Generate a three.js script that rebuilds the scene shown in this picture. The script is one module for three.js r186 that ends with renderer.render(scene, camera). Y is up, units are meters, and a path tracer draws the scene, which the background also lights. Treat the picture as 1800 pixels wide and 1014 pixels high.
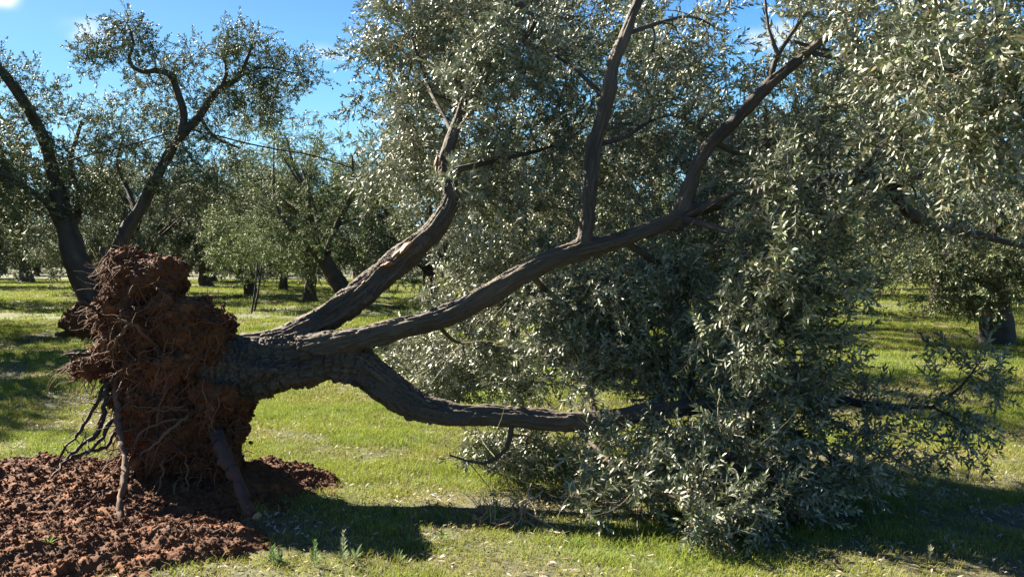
import * as THREE from 'three';
import { mergeGeometries } from 'three/addons/utils/BufferGeometryUtils.js';
import { createNoise3D, createNoise4D } from 'simplex-noise';

// ------------------------------------------------------------------ camera
const F = 1559, CX = 900, CY = 507, EYE = 1.55, PITCH = (507 - 452) / F;
const scene = new THREE.Scene();
const camera = new THREE.PerspectiveCamera(2 * Math.atan(507 / F) * 180 / Math.PI, 1800 / 1014, 0.05, 900);
camera.position.set(0, EYE, 0);
camera.rotation.x = -Math.atan(PITCH);
scene.add(camera);

// ------------------------------------------------------------------ sun and sky
const SUN_EL = 35 * Math.PI / 180, SUN_AZ = 35 * Math.PI / 180;            // azimuth: left of the view, turned to the far side
const sunDir = new THREE.Vector3(-Math.cos(SUN_AZ) * Math.cos(SUN_EL), Math.sin(SUN_EL), -Math.sin(SUN_AZ) * Math.cos(SUN_EL));
const sun = new THREE.DirectionalLight(new THREE.Color(1, 0.92, 0.76), 5);
sun.target.position.set(0, 0, -10);
sun.position.copy(sunDir).multiplyScalar(60).add(sun.target.position);
sun.castShadow = true;
sun.shadow.mapSize.set(4096, 4096);
Object.assign(sun.shadow.camera, { left: -60, right: 60, top: 60, bottom: -60, near: 1, far: 220 });
sun.shadow.bias = -0.0005;
scene.add(sun, sun.target);
const EXPOSURE = 6.3;

function rng32(a) {
  return () => { a |= 0; a = a + 0x6D2B79F5 | 0; let t = Math.imul(a ^ a >>> 15, 1 | a); t = t + Math.imul(t ^ t >>> 7, 61 | t) ^ t; return ((t ^ t >>> 14) >>> 0) / 4294967296; };
}
const n3 = createNoise3D(rng32(11)), n4 = createNoise4D(rng32(12));
const clamp = (x, a = 0, b = 1) => x < a ? a : x > b ? b : x;
const mix = (a, b, t) => a + (b - a) * t;
const smooth = (a, b, x) => { const t = clamp((x - a) / (b - a)); return t * t * (3 - 2 * t); };
const fbm = (x, y, z, o = 4, g = 0.5) => { let s = 0, a = 1, t = 0; for (let i = 0; i < o; i++) { s += a * n3(x, y, z); t += a; x *= 2.03; y *= 2.03; z *= 2.03; a *= g; } return s / t; };

{
  const W = 1024, H = 512, data = new Float32Array(W * H * 4);
  const stops = [[-90, 0.025, 0.028, 0.015], [-4, 0.035, 0.04, 0.025], [0, 0.11, 0.17, 0.20], [5, 0.075, 0.155, 0.215], [11, 0.036, 0.105, 0.19], [17, 0.018, 0.064, 0.16], [35, 0.009, 0.032, 0.095], [90, 0.005, 0.018, 0.055]];
  for (let j = 0; j < H; j++) for (let i = 0; i < W; i++) {
    const el = ((j + 0.5) / H - 0.5) * Math.PI, az = ((i + 0.5) / W - 0.5) * 2 * Math.PI;
    const x = Math.cos(az) * Math.cos(el), y = Math.sin(el), z = Math.sin(az) * Math.cos(el), e = el * 180 / Math.PI;
    let k = 0; while (k < stops.length - 2 && e > stops[k + 1][0]) k++;
    const t = clamp((e - stops[k][0]) / (stops[k + 1][0] - stops[k][0]));
    let c = [1, 2, 3].map(q => mix(stops[k][q], stops[k + 1][q], t));
    const ang = Math.acos(clamp(x * sunDir.x + y * sunDir.y + z * sunDir.z, -1, 1)) * 180 / Math.PI;
    if (e > -4) {
      const g = 0.55 * Math.exp(-ang / 22) + 0.9 * Math.exp(-ang / 7);
      c = [c[0] + g * 0.16, c[1] + g * 0.17, c[2] + g * 0.155];
    }
    // small cumulus and thin streaks
    if (e > 1 && e < 70) {
      const s = 1 / (y + 0.12);
      const f = fbm(x * s * 1.1 + 3.1, z * s * 1.1, 7.7, 5, 0.55);
      let m = smooth(0.58, 0.78, f) * 0.8;
      const st = fbm(x * s * 1.2 + 9, z * s * 4.2, 2.2, 4, 0.5);
      m = Math.max(m, 0.3 * smooth(0.62, 0.95, st));
      // the small white cloud at the edge of the view
      const pa = Math.atan2(x, -z) * 180 / Math.PI, d2 = ((pa + 30.0) / 1.5) ** 2 + ((e - 14.2) / 0.7) ** 2;
      m = Math.max(m, smooth(0.25, 0.75, 1.0 - d2 + 0.35 * fbm(pa * 0.9, e * 1.4, 1.3, 4, 0.55)));
      const w1 = ((pa + 11.6) / 1.6) ** 2 + ((e - 12.6 + (pa + 11.6) * 0.12) / 0.3) ** 2;
      m = Math.max(m, 0.42 * smooth(0, 0.9, 1 - w1 + 0.35 * fbm(pa * 1.4, e * 4, 4.3, 3)));
      const w2 = ((pa - 16.5) / 2.2) ** 2 + ((e - 13.2) / 0.9) ** 2;
      m = Math.max(m, 0.5 * smooth(0, 0.9, 1 - w2 + 0.6 * fbm(pa * 0.8, e * 2, 8.3, 3)));
      c = [mix(c[0], 0.215, m), mix(c[1], 0.22, m), mix(c[2], 0.225, m)];
    }
    const o = (j * W + i) * 4; data[o] = c[0]; data[o + 1] = c[1]; data[o + 2] = c[2]; data[o + 3] = 1;
  }
  const tex = new THREE.DataTexture(data, W, H, THREE.RGBAFormat, THREE.FloatType);
  tex.mapping = THREE.EquirectangularReflectionMapping; tex.magFilter = tex.minFilter = THREE.LinearFilter; tex.wrapS = THREE.RepeatWrapping; tex.needsUpdate = true;
  scene.background = tex; scene.environment = tex;
}

// ------------------------------------------------------------------ helpers
const V = (x, y, z) => new THREE.Vector3(x, y, z);
const cp = Math.cos(Math.atan(PITCH)), sp = Math.sin(Math.atan(PITCH));
// a point of the place: seen in direction (px, py), at distance d in front of the eye
function at(px, py, d) {
  const rx = (px - CX) / F, ry = -(py - CY) / F;
  const y = ry * cp - sp, z = -(cp + ry * sp), k = d / -z;
  return V(rx * k, EYE + y * k, -d);
}
const taken = {};
function numbered(name) { if (!(name in taken)) { taken[name] = 0; return name; } taken[name]++; return name + '_' + String(taken[name]).padStart(3, '0'); }
function shade(o) { o.traverse(c => { if (c.isMesh) { c.castShadow = true; c.receiveShadow = true; } }); return o; }
function top(o, name, label, category, group, kind) {
  o.name = numbered(name); o.userData.label = label; o.userData.category = category;
  if (group) o.userData.group = group; if (kind) o.userData.kind = kind;
  shade(o); scene.add(o); return o;
}
function part(geometry, material, name, parent, kind, label) {
  const m = new THREE.Mesh(geometry, material); m.name = name; if (kind) m.userData.kind = kind; if (label) m.userData.label = label;
  m.castShadow = m.receiveShadow = true; parent.add(m); return m;
}
function geo(pos, idx, col, nor) {
  const g = new THREE.BufferGeometry();
  g.setAttribute('position', new THREE.Float32BufferAttribute(pos, 3));
  if (col) g.setAttribute('color', new THREE.Float32BufferAttribute(col, 3));
  if (idx) g.setIndex(idx);
  if (nor) g.setAttribute('normal', new THREE.Float32BufferAttribute(nor, 3)); else g.computeVertexNormals();
  return g;
}
function unit(r) { let x, y, z, l; do { x = r() * 2 - 1; y = r() * 2 - 1; z = r() * 2 - 1; l = x * x + y * y + z * z; } while (l > 1 || l < 0.01); return V(x, y, z).normalize(); }
const gauss = r => (r() + r() + r() + r() - 2) * 0.87;
function resample(pts, step) {            // pts: [{p, r}] -> dense centreline with radii
  const c = new THREE.CatmullRomCurve3(pts.map(q => q.p), false, 'centripetal'), n = pts.length - 1, out = [];
  for (let i = 0; i < n; i++) {
    const m = Math.max(1, Math.ceil(pts[i].p.distanceTo(pts[i + 1].p) / step));
    for (let k = 0; k < m; k++) out.push({ p: c.getPoint((i + k / m) / n), r: mix(pts[i].r, pts[i + 1].r, k / m) });
  }
  out.push({ p: pts[n].p.clone(), r: pts[n].r });
  return out;
}
const barkDark = [0.021, 0.0148, 0.0102], barkPale = [0.102, 0.074, 0.048];
function barkColor(t, out) { for (let k = 0; k < 3; k++) out.push(mix(barkDark[k], barkPale[k], t)); }
function tube(line, sides, { lump = 0.08, ridge = 0.04, colour = null, cap = true, seed = 0 } = {}) {
  const pos = [], col = [], idx = [], n = line.length;
  let t = V(0, 0, 0), u = V(0, 0, 0), w = V(0, 0, 0), s = 0;
  for (let i = 0; i < n; i++) {
    const a = line[Math.max(0, i - 1)].p, b = line[Math.min(n - 1, i + 1)].p;
    t.subVectors(b, a).normalize();
    if (i === 0) { u.set(0.31, 0.2, 0.93).cross(t); if (u.lengthSq() < 1e-4) u.set(1, 0, 0).cross(t); u.normalize(); }
    else { s += line[i].p.distanceTo(line[i - 1].p); u.addScaledVector(t, -u.dot(t)).normalize(); }
    w.crossVectors(t, u);
    const { p, r } = line[i];
    for (let k = 0; k < sides; k++) {
      const th = k / sides * 2 * Math.PI, c = Math.cos(th), d = Math.sin(th);
      const lo = lump ? n3(c * 0.9 + seed, d * 0.9, s * 1.1 / Math.max(r * 5, 0.15)) : 0, hi = ridge ? Math.abs(n3(c * 2.6 + seed, d * 2.6, s * 0.6 / Math.max(r, 0.03))) : 0;
      const q = r * (1 + lump * lo - ridge * hi * 2 + ridge);
      pos.push(p.x + (u.x * c + w.x * d) * q, p.y + (u.y * c + w.y * d) * q, p.z + (u.z * c + w.z * d) * q);
      if (colour) { const v = 0.7 + 0.6 * (0.5 + 0.5 * n3(c * 2 + seed, d * 2, s * 9)); col.push(colour[0] * v, colour[1] * v, colour[2] * v); }
      else barkColor(clamp(0.22 + 0.3 * lo + 0.54 * hi), col);
    }
  }
  for (let i = 0; i < n - 1; i++) for (let k = 0; k < sides; k++) {
    const a = i * sides + k, b = i * sides + (k + 1) % sides; idx.push(a, b, a + sides, b, b + sides, a + sides);
  }
  if (cap) for (const [i, flip] of [[0, 1], [n - 1, 0]]) {
    const c = pos.length / 3, q = line[i].p; pos.push(q.x, q.y, q.z); const o = i * sides * 3; col.push(col[o], col[o + 1], col[o + 2]);
    for (let k = 0; k < sides; k++) { const a = i * sides + k, b = i * sides + (k + 1) % sides; flip ? idx.push(c, b, a) : idx.push(c, a, b); }
  }
  return geo(pos, idx, col);
}
// surface nets over a dense grid; f must be close to a true distance
function meshField(f, lo, hi, h, slack) {
  const nx = Math.ceil((hi.x - lo.x) / h), ny = Math.ceil((hi.y - lo.y) / h), nz = Math.ceil((hi.z - lo.z) / h), B = 8;
  const g = new Float32Array((nx + 1) * (ny + 1) * (nz + 1)).fill(1), at3 = (i, j, k) => (k * (ny + 1) + j) * (nx + 1) + i;
  const reach = B * h * 0.9 + slack;
  for (let k0 = 0; k0 <= nz; k0 += B) for (let j0 = 0; j0 <= ny; j0 += B) for (let i0 = 0; i0 <= nx; i0 += B) {
    const c = f(lo.x + (i0 + B / 2) * h, lo.y + (j0 + B / 2) * h, lo.z + (k0 + B / 2) * h), far = Math.abs(c) > reach;
    for (let k = k0; k < Math.min(k0 + B, nz + 1); k++) for (let j = j0; j < Math.min(j0 + B, ny + 1); j++) for (let i = i0; i < Math.min(i0 + B, nx + 1); i++)
      g[at3(i, j, k)] = far ? c : f(lo.x + i * h, lo.y + j * h, lo.z + k * h);
  }
  const pos = [], idx = [], cell = new Int32Array(nx * ny * nz).fill(-1), ci = (i, j, k) => (k * ny + j) * nx + i;
  const E = [[0, 1], [0, 2], [0, 4], [1, 3], [1, 5], [2, 3], [2, 6], [3, 7], [4, 5], [4, 6], [5, 7], [6, 7]], v = new Float32Array(8);
  for (let k = 0; k < nz; k++) for (let j = 0; j < ny; j++) for (let i = 0; i < nx; i++) {
    let m = 0;
    for (let q = 0; q < 8; q++) { v[q] = g[at3(i + (q & 1), j + (q >> 1 & 1), k + (q >> 2))]; if (v[q] < 0) m |= 1 << q; }
    if (m === 0 || m === 255) continue;
    let x = 0, y = 0, z = 0, n = 0;
    for (const [a, b] of E) if ((m >> a & 1) !== (m >> b & 1)) {
      const t = v[a] / (v[a] - v[b]);
      x += mix(a & 1, b & 1, t); y += mix(a >> 1 & 1, b >> 1 & 1, t); z += mix(a >> 2, b >> 2, t); n++;
    }
    cell[ci(i, j, k)] = pos.length / 3; pos.push(lo.x + (i + x / n) * h, lo.y + (j + y / n) * h, lo.z + (k + z / n) * h);
  }
  const quad = (a, b, c, d, flip) => { if (a < 0 || b < 0 || c < 0 || d < 0) return; flip ? idx.push(a, c, b, a, d, c) : idx.push(a, b, c, a, c, d); };
  for (let k = 1; k < nz; k++) for (let j = 1; j < ny; j++) for (let i = 1; i < nx; i++) {
    const s = g[at3(i, j, k)] < 0;
    if (s !== g[at3(i + 1, j, k)] < 0) quad(cell[ci(i, j - 1, k - 1)], cell[ci(i, j, k - 1)], cell[ci(i, j, k)], cell[ci(i, j - 1, k)], !s);
    if (s !== g[at3(i, j + 1, k)] < 0) quad(cell[ci(i - 1, j, k - 1)], cell[ci(i - 1, j, k)], cell[ci(i, j, k)], cell[ci(i, j, k - 1)], !s);
    if (s !== g[at3(i, j, k + 1)] < 0) quad(cell[ci(i - 1, j - 1, k)], cell[ci(i, j - 1, k)], cell[ci(i, j, k)], cell[ci(i - 1, j, k)], !s);
  }
  return { pos, idx };
}

// ------------------------------------------------------------------ materials
const std = (o) => new THREE.MeshStandardMaterial({ vertexColors: true, roughness: 0.9, ...o });
const M = {
  bark: std({ roughness: 0.88 }), soil: std({ roughness: 0.97 }), root: std({ roughness: 0.85 }), wood: std({ roughness: 0.7 }),
  leaf: new THREE.MeshPhysicalMaterial({ vertexColors: true, roughness: 0.5, specularIntensity: 0.75, transmission: 0.3, thickness: 0, side: THREE.DoubleSide }),
  leafDull: new THREE.MeshPhysicalMaterial({ vertexColors: true, roughness: 0.62, specularIntensity: 0.55, transmission: 0.25, thickness: 0, side: THREE.DoubleSide }),
  grass: new THREE.MeshPhysicalMaterial({ vertexColors: true, roughness: 0.95, specularIntensity: 0.15, transmission: 0.4, thickness: 0, side: THREE.DoubleSide }),
  litter: std({ roughness: 0.8, side: THREE.DoubleSide }),
};

// ------------------------------------------------------------------ ground
const gnd = (x, z) => 0.05 * n3(x * 0.22, 5, z * 0.22) + 0.018 * n3(x * 0.9, 2, z * 0.9) + 0.006 * n3(x * 3.4, 8, z * 3.4) - 0.0;
const bare = (x, z) => { // 0 lush, 1 litter and bare patches
  const a = fbm(x * 0.45, 1.2, z * 0.75, 4, 0.55), near = smooth(-5.6, -4.3, z) * 0.16 + smooth(1.5, 5, x) * smooth(-9, -5, z) * 0.25;
  return clamp(0.40 + a * 1.15 + near);
};
{
  const xs = [], zs = [], push = (arr, from, to, s0, grow) => { let s = s0, q = from; while (Math.abs(q) < Math.abs(to)) { arr.push(q); q += Math.sign(to) * s; s *= grow; } arr.push(to); };
  const right = [], left = []; push(right, 0, 400, 0.07, 1.022); push(left, -0.07, -400, 0.07, 1.022);
  xs.push(...left.reverse(), ...right);
  const fwd = [], back = []; push(fwd, -3, -500, 0.06, 1.02); push(back, -2.9, 0, 0.2, 1.05);
  for (let b = 0; b < 1; b++) { zs.push(40, 20, 8, 3, 0, -1.5, -2.4); } zs.push(...fwd);
  const pos = [], col = [], uv = [], idx = [];
  const green = [0.105, 0.122, 0.024], straw = [0.130, 0.104, 0.044], brown = [0.070, 0.050, 0.027];
  for (const z of zs) for (const x of xs) {
    pos.push(x, gnd(x, z), z); uv.push(x / 3.1, z / 3.1);
    const b = bare(x, z), t = clamp(b * 1.15 - 0.1), q = 0.5 + 0.5 * n3(x * 1.9, 3, z * 1.9);
    for (let k = 0; k < 3; k++) { const dry = mix(straw[k], brown[k], q); col.push(mix(green[k], dry, t * 0.85)); }
  }
  const nx = xs.length;
  for (let j = 0; j < zs.length - 1; j++) for (let i = 0; i < nx - 1; i++) { const a = j * nx + i; idx.push(a, a + 1, a + nx, a + 1, a + nx + 1, a + nx); }
  const g = geo(pos, idx, col); g.setAttribute('uv', new THREE.Float32BufferAttribute(uv, 2));
  const N = 1024, px = new Uint8Array(N * N * 4), r = rng32(5), hgt = new Float32Array(N * N);
  const per = (x, y, f) => { const a = x / N * 2 * Math.PI, b = y / N * 2 * Math.PI, k = f / (2 * Math.PI); return n4(Math.cos(a) * k, Math.sin(a) * k, Math.cos(b) * k, Math.sin(b) * k); };
  for (let y = 0; y < N; y++) for (let x = 0; x < N; x++) {
    const v = 0.5 + 0.22 * per(x, y, 24) + 0.2 * per(x, y, 80) + 0.16 * per(x + 300, y, 210) + 0.14 * (r() - 0.5); hgt[y * N + x] = v;
    const o = (y * N + x) * 4, w = clamp(0.45 + 0.75 * v, 0, 1), e = per(x + 77, y + 31, 130);
    px[o] = 255 * clamp(w * (0.9 + 0.14 * e)); px[o + 1] = 255 * clamp(w * (0.93 + 0.05 * e)); px[o + 2] = 255 * clamp(w * 0.85); px[o + 3] = 255;
  }
  const tex = new THREE.DataTexture(px, N, N); tex.wrapS = tex.wrapT = THREE.RepeatWrapping; tex.magFilter = tex.minFilter = THREE.LinearFilter; tex.colorSpace = THREE.SRGBColorSpace; tex.needsUpdate = true;
  const bp = new Uint8Array(N * N * 4); for (let i = 0; i < N * N; i++) { bp[i * 4] = bp[i * 4 + 1] = bp[i * 4 + 2] = 255 * clamp(hgt[i]); bp[i * 4 + 3] = 255; }
  const bump = new THREE.DataTexture(bp, N, N); bump.wrapS = bump.wrapT = THREE.RepeatWrapping; bump.magFilter = bump.minFilter = THREE.LinearFilter; bump.needsUpdate = true;
  const m = new THREE.Mesh(g, std({ map: tex, bumpMap: bump, bumpScale: 0.02, roughness: 1 }));
  top(m, 'ground', 'grassy orchard ground scattered with dry leaves', 'ground', null, 'structure');
}

// ------------------------------------------------------------------ soil heap (height over the ground)
function heapHeight(x, z) {
  const bump = (cx, cz, rx, rz, h) => { const d = ((x - cx) / rx) ** 2 + ((z - cz) / rz) ** 2; return h * Math.exp(-d * 1.4); };
  let h = bump(-2.65, -5.1, 1.2, 0.95, 0.15) + bump(-2.1, -5.75, 0.75, 0.5, 0.09) + bump(-1.62, -6.05, 0.42, 0.42, 0.17) + bump(-3.3, -5.9, 1.0, 0.7, 0.2)
    + bump(-1.62, -4.62, 0.34, 0.28, 0.11) + bump(-2.9, -4.3, 0.7, 0.45, 0.08) + bump(-2.2, -4.4, 0.6, 0.4, 0.08) + bump(-3.6, -4.7, 0.7, 0.7, 0.11);
  return h - 0.055;
}
const soilA = [0.100, 0.0310, 0.0058], soilB = [0.178, 0.0600, 0.0118], soilC = [0.053, 0.0162, 0.0036];
function soilColor(x, y, z, out) {
  const a = clamp(0.5 + 0.9 * fbm(x * 3, y * 3, z * 3, 3)), b = smooth(0.1, 0.6, fbm(x * 9 + 4, y * 9, z * 9, 3));
  for (let k = 0; k < 3; k++) out.push(mix(mix(soilC[k], soilA[k], a), soilB[k], b * 0.75));
}
function clodGeometry(seed) {
  const g = new THREE.IcosahedronGeometry(1, 2), p = g.attributes.position, col = [], r = rng32(seed), o = r() * 50;
  for (let i = 0; i < p.count; i++) {
    const x = p.getX(i), y = p.getY(i), z = p.getZ(i), k = 1 + 0.42 * n3(x * 1.3 + o, y * 1.3, z * 1.3) + 0.22 * n3(x * 3 + o, y * 3, z * 3);
    p.setXYZ(i, x * k, y * k * 0.8, z * k); soilColor(x * 0.07 + o, y * 0.07, z * 0.07, col);
  }
  g.deleteAttribute('uv'); g.setAttribute('color', new THREE.Float32BufferAttribute(col, 3)); g.computeVertexNormals(); return g;
}
const clods = [21, 22, 23].map(clodGeometry);
const heapTop = (x, z) => gnd(x, z) + heapHeight(x, z) + 0.045 * fbm(x * 3.5, 1, z * 3.5, 3) + 0.032 * Math.abs(fbm(x * 5, 4, z * 5, 4)) + 0.006 * Math.abs(n3(x * 17, 3, z * 17)) * (1 + n3(x * 4, 9, z * 4)) + 0.006 * n3(x * 31, 3, z * 31) + 0.007 * n3(x * 58, 7, z * 58) + 0.006 * n3(x * 95, 7, z * 95) - 0.008;
const onHeap = (x, z) => heapHeight(x, z) + 0.045 * fbm(x * 3.5, 1, z * 3.5, 3) > 0;
{
  const root = new THREE.Group(); root.position.set(-2.4, 0, -5.1);
  const x0 = -4.7, x1 = -0.9, z0 = -7.0, z1 = -3.6, h = 0.0125, nx = Math.round((x1 - x0) / h), nz = Math.round((z1 - z0) / h);
  const id = new Int32Array((nx + 1) * (nz + 1)).fill(-1), pos = [], col = [], idx = [];
  for (let j = 0; j <= nz; j++) for (let i = 0; i <= nx; i++) {
    const x = x0 + i * h, z = z0 + j * h, hh = heapHeight(x, z);
    if (hh < -0.05) continue;
    id[j * (nx + 1) + i] = pos.length / 3;
    pos.push(x + 2.4, heapTop(x, z), z + 5.1); soilColor(x, hh, z, col);
  }
  for (let j = 0; j < nz; j++) for (let i = 0; i < nx; i++) {
    const a = id[j * (nx + 1) + i], b = id[j * (nx + 1) + i + 1], c = id[(j + 1) * (nx + 1) + i], d = id[(j + 1) * (nx + 1) + i + 1];
    if (a < 0 || b < 0 || c < 0 || d < 0) continue; idx.push(a, c, b, b, c, d);
  }
  part(geo(pos, idx, col), M.soil, 'loose_earth', root);
  const r = rng32(77);
  const pick = () => { for (;;) { const x = -4.3 + r() * 3.1, z = -6.7 + r() * 2.8; if (onHeap(x, z) || r() < 0.05) return [x, z]; } };
  for (let i = 0; i < 90; i++) {
    const [x, z] = pick(), s = 0.012 + 0.032 * r() ** 3, m = part(clods[i % 3], M.soil, 'clod', root);
    m.position.set(x + 2.4, heapTop(x, z) + s * 0.05, z + 5.1); m.scale.setScalar(s); m.rotation.set(r() * 6, r() * 6, r() * 6);
  }
  for (const g of clods) {
    const n = 7000, im = new THREE.InstancedMesh(g, M.soil, n), o = new THREE.Object3D();
    for (let i = 0; i < n; i++) {
      const [x, z] = pick(), s = 0.003 + 0.011 * r() ** 4;
      o.position.set(x + 2.4, heapTop(x, z) + s * 0.4, z + 5.1); o.scale.setScalar(s); o.rotation.set(r() * 6, r() * 6, r() * 6); o.updateMatrix(); im.setMatrixAt(i, o.matrix);
    }
    im.name = 'crumbs'; im.userData.kind = 'stuff'; root.add(im);
  }
  top(root, 'soil_heap', 'heap of loose red-brown earth below the torn-out roots', 'soil heap');
}

// ------------------------------------------------------------------ leaves
function leafInto(P, C, base, dir, nrm, len, wid, c) {
  const side = V(0, 0, 0).crossVectors(dir, nrm).normalize(), up = V(0, 0, 0).crossVectors(side, dir);
  const q = (t, s, b) => [base.x + dir.x * len * t + side.x * wid * s + up.x * len * b, base.y + dir.y * len * t + side.y * wid * s + up.y * len * b, base.z + dir.z * len * t + side.z * wid * s + up.z * len * b];
  const a = q(0, 0, 0), l1 = q(0.32, -0.46, 0.05), r1 = q(0.32, 0.46, 0.05), l2 = q(0.68, -0.40, 0.055), r2 = q(0.68, 0.40, 0.055), t = q(1, 0, -0.01);
  for (const v of [a, l1, r1, l1, l2, r1, r1, l2, r2, l2, t, r2]) { P.push(...v); C.push(...c); }
}
const SILVER = [0.250, 0.262, 0.185], GREEN = [0.070, 0.091, 0.032], OLIVE = [0.130, 0.147, 0.063], DRY = [0.17, 0.12, 0.05];
function sprig(seed, { len = 0.17, pairs = 8, leaf = 0.055, width = 0.0125, silver = 0.42, twig = 0.0018, tone = [1, 1, 1] } = {}) {
  const r = rng32(seed), P = [], C = [], bend = V((r() - 0.5) * 0.5, 0, (r() - 0.5) * 0.5);
  const line = t => V(bend.x * len * t * t, len * t, bend.z * len * t * t);
  let ang = r() * 6;
  for (let i = 0; i < pairs; i++) {
    const t = (i + 0.6) / pairs, b = line(t), ax = line(t + 0.02).sub(b).normalize(); ang += Math.PI / 2 + (r() - 0.5) * 0.7;
    for (let k = 0; k < 2; k++) {
      if (r() < 0.08) continue;
      const th = ang + k * Math.PI + (r() - 0.5) * 0.5, out = V(Math.cos(th), 0, Math.sin(th)), open = 0.75 + 0.5 * r() - t * 0.35;
      const d = ax.clone().multiplyScalar(Math.cos(open)).addScaledVector(out, Math.sin(open)).normalize();
      const n = ax.clone().addScaledVector(out, -0.5).addScaledVector(unit(r), 0.75).normalize();
      const s = r(), base = s < silver ? SILVER : s < silver + 0.3 ? OLIVE : s > 0.965 ? DRY : GREEN, v = 0.8 + 0.4 * r();
      leafInto(P, C, b, d, n, leaf * (0.75 + 0.45 * r()) * (0.8 + 0.4 * Math.sin(Math.PI * t)), width * (0.85 + 0.3 * r()), base.map((q, j) => q * v * tone[j]));
    }
  }
  const a = line(0), b = line(0.5), c = line(1), tc = [0.16, 0.145, 0.10];
  for (const [p, q, w0, w1] of [[a, b, 1, 0.8], [b, c, 0.8, 0.35]]) for (let k = 0; k < 3; k++) {
    const t0 = k * 2.094, t1 = (k + 1) * 2.094, e = (o, th, w) => [o.x + Math.cos(th) * twig * w, o.y, o.z + Math.sin(th) * twig * w];
    for (const v of [e(p, t0, w0), e(q, t0, w1), e(p, t1, w0), e(p, t1, w0), e(q, t0, w1), e(q, t1, w1)]) { P.push(...v); C.push(...tc); }
  }
  return geo(P, null, C);
}
const sprigNear = [101, 102, 103].map(s => sprig(s, { pairs: 10, len: 0.19, silver: 0.55, leaf: 0.042, width: 0.0135 }));
const sprigBig = [107, 108].map(s => sprig(s, { pairs: 10, len: 0.21, silver: 0.36, leaf: 0.046, width: 0.0145 }));
const sprigStand = [111, 112].map(s => sprig(s, { pairs: 9, len: 0.22, leaf: 0.050, width: 0.017, silver: 0.16, tone: [0.95, 0.97, 0.85] }));
const sprigMid = [121, 122].map(s => sprig(s, { pairs: 11, len: 0.34, leaf: 0.075, width: 0.024, silver: 0.16, twig: 0.003, tone: [0.95, 0.97, 0.9] }));
const sprigFar = [131].map(s => sprig(s, { pairs: 10, len: 0.6, leaf: 0.15, width: 0.055, silver: 0.15, twig: 0.006, tone: [0.9, 0.93, 0.85] }));

const UPV = V(0, 1, 0);
// clusters of sprigs on thin twigs that grow from the nearest wood
function foliate(parent, wood, centres, { seed, per = 10, variants, scale = 1, spread = 0.07, bias = V(0, 0.15, 0), twigR = 0.011, tint = [1, 1, 1], twigs = true, start = 0.35, reach = 99, leafMaterial = M.leaf }) {
  let crown = parent.children.find(c => c.name === 'crown'); if (!crown) { crown = new THREE.Group(); crown.name = 'crown'; parent.add(crown); }
  const r = rng32(seed), pts = wood.map(q => ({ p: q.p, r: q.r })), mats = variants.map(() => []), cols = variants.map(() => []), tubes = [];
  const q = new THREE.Quaternion(), m = new THREE.Matrix4(), e = new THREE.Quaternion(), s = V(1, 1, 1), dir = V(0, 0, 0);
  const order = centres.map(c => { let b = 1e9; for (const w of wood) { const d = w.p.distanceToSquared(c); if (d < b) b = d; } return { c, b }; }).sort((a, b) => a.b - b.b);
  for (const { c } of order) {
    let best = null, bd = 1e9;
    for (const w of pts) { const d = w.p.distanceTo(c) + (w.r < 0.005 ? 0.12 : 0); if (d < bd && d > 0.02) { bd = d; best = w; } }
    if (bd > reach) continue;
    const a = best.p, L = a.distanceTo(c), off = unit(r).multiplyScalar(L * 0.16), off2 = unit(r).multiplyScalar(L * 0.12);
    const p1 = a.clone().lerp(c, 0.35).add(off).addScaledVector(UPV, L * 0.05), p2 = a.clone().lerp(c, 0.7).add(off).add(off2);
    const r0 = Math.min(twigR, best.r * 0.7), rc = [r0, r0 * 0.8, r0 * 0.6, Math.max(0.0022, r0 * 0.3)];
    const curve = new THREE.CatmullRomCurve3([a, p1, p2, c]);
    const ps = []; for (let i = 0; i <= 5; i++) { const t = i / 5; ps.push({ p: curve.getPoint(t), r: mix(r0, rc[3], t) }); }
    if (twigs) tubes.push(tube(ps, 4, { lump: 0, ridge: 0, colour: r() < 0.3 ? [0.10, 0.092, 0.055] : [0.05, 0.042, 0.032], cap: false }));
    for (let i = 1; i < ps.length; i++) pts.push(ps[i]);
    const cb = 0.72 + 0.56 * r();
    for (let k = 0; k < per; k++) {
      const t = mix(Math.max(start, 1 - 0.55 / Math.max(L, 0.3)), 1, Math.sqrt(r())), p = curve.getPoint(Math.min(1, t)); curve.getTangent(Math.min(1, t), dir);
      p.x += gauss(r) * spread; p.y += gauss(r) * spread; p.z += gauss(r) * spread;
      dir.multiplyScalar(0.7).addScaledVector(unit(r), 0.85).add(bias).normalize();
      q.setFromUnitVectors(UPV, dir); e.setFromAxisAngle(UPV, r() * 6.283); q.multiply(e);
      s.setScalar(scale * (0.75 + 0.5 * r())); m.compose(p, q, s);
      const v = Math.floor(r() * variants.length); mats[v].push(m.clone());
      const b = cb * (0.85 + 0.3 * r()); cols[v].push([tint[0] * b * (0.95 + 0.1 * r()), tint[1] * b, tint[2] * b * (0.9 + 0.2 * r())]);
    }
  }
  variants.forEach((g, v) => {
    const im = new THREE.InstancedMesh(g, leafMaterial, mats[v].length), c = new THREE.Color();
    mats[v].forEach((x, i) => { im.setMatrixAt(i, x); im.setColorAt(i, c.setRGB(...cols[v][i])); });
    im.name = 'foliage'; im.userData.kind = 'stuff'; im.castShadow = im.receiveShadow = true; crown.add(im);
  });
  if (twigs && tubes.length) part(mergeGeometries(tubes), M.bark, 'twigs', crown, 'stuff');
}
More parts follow.
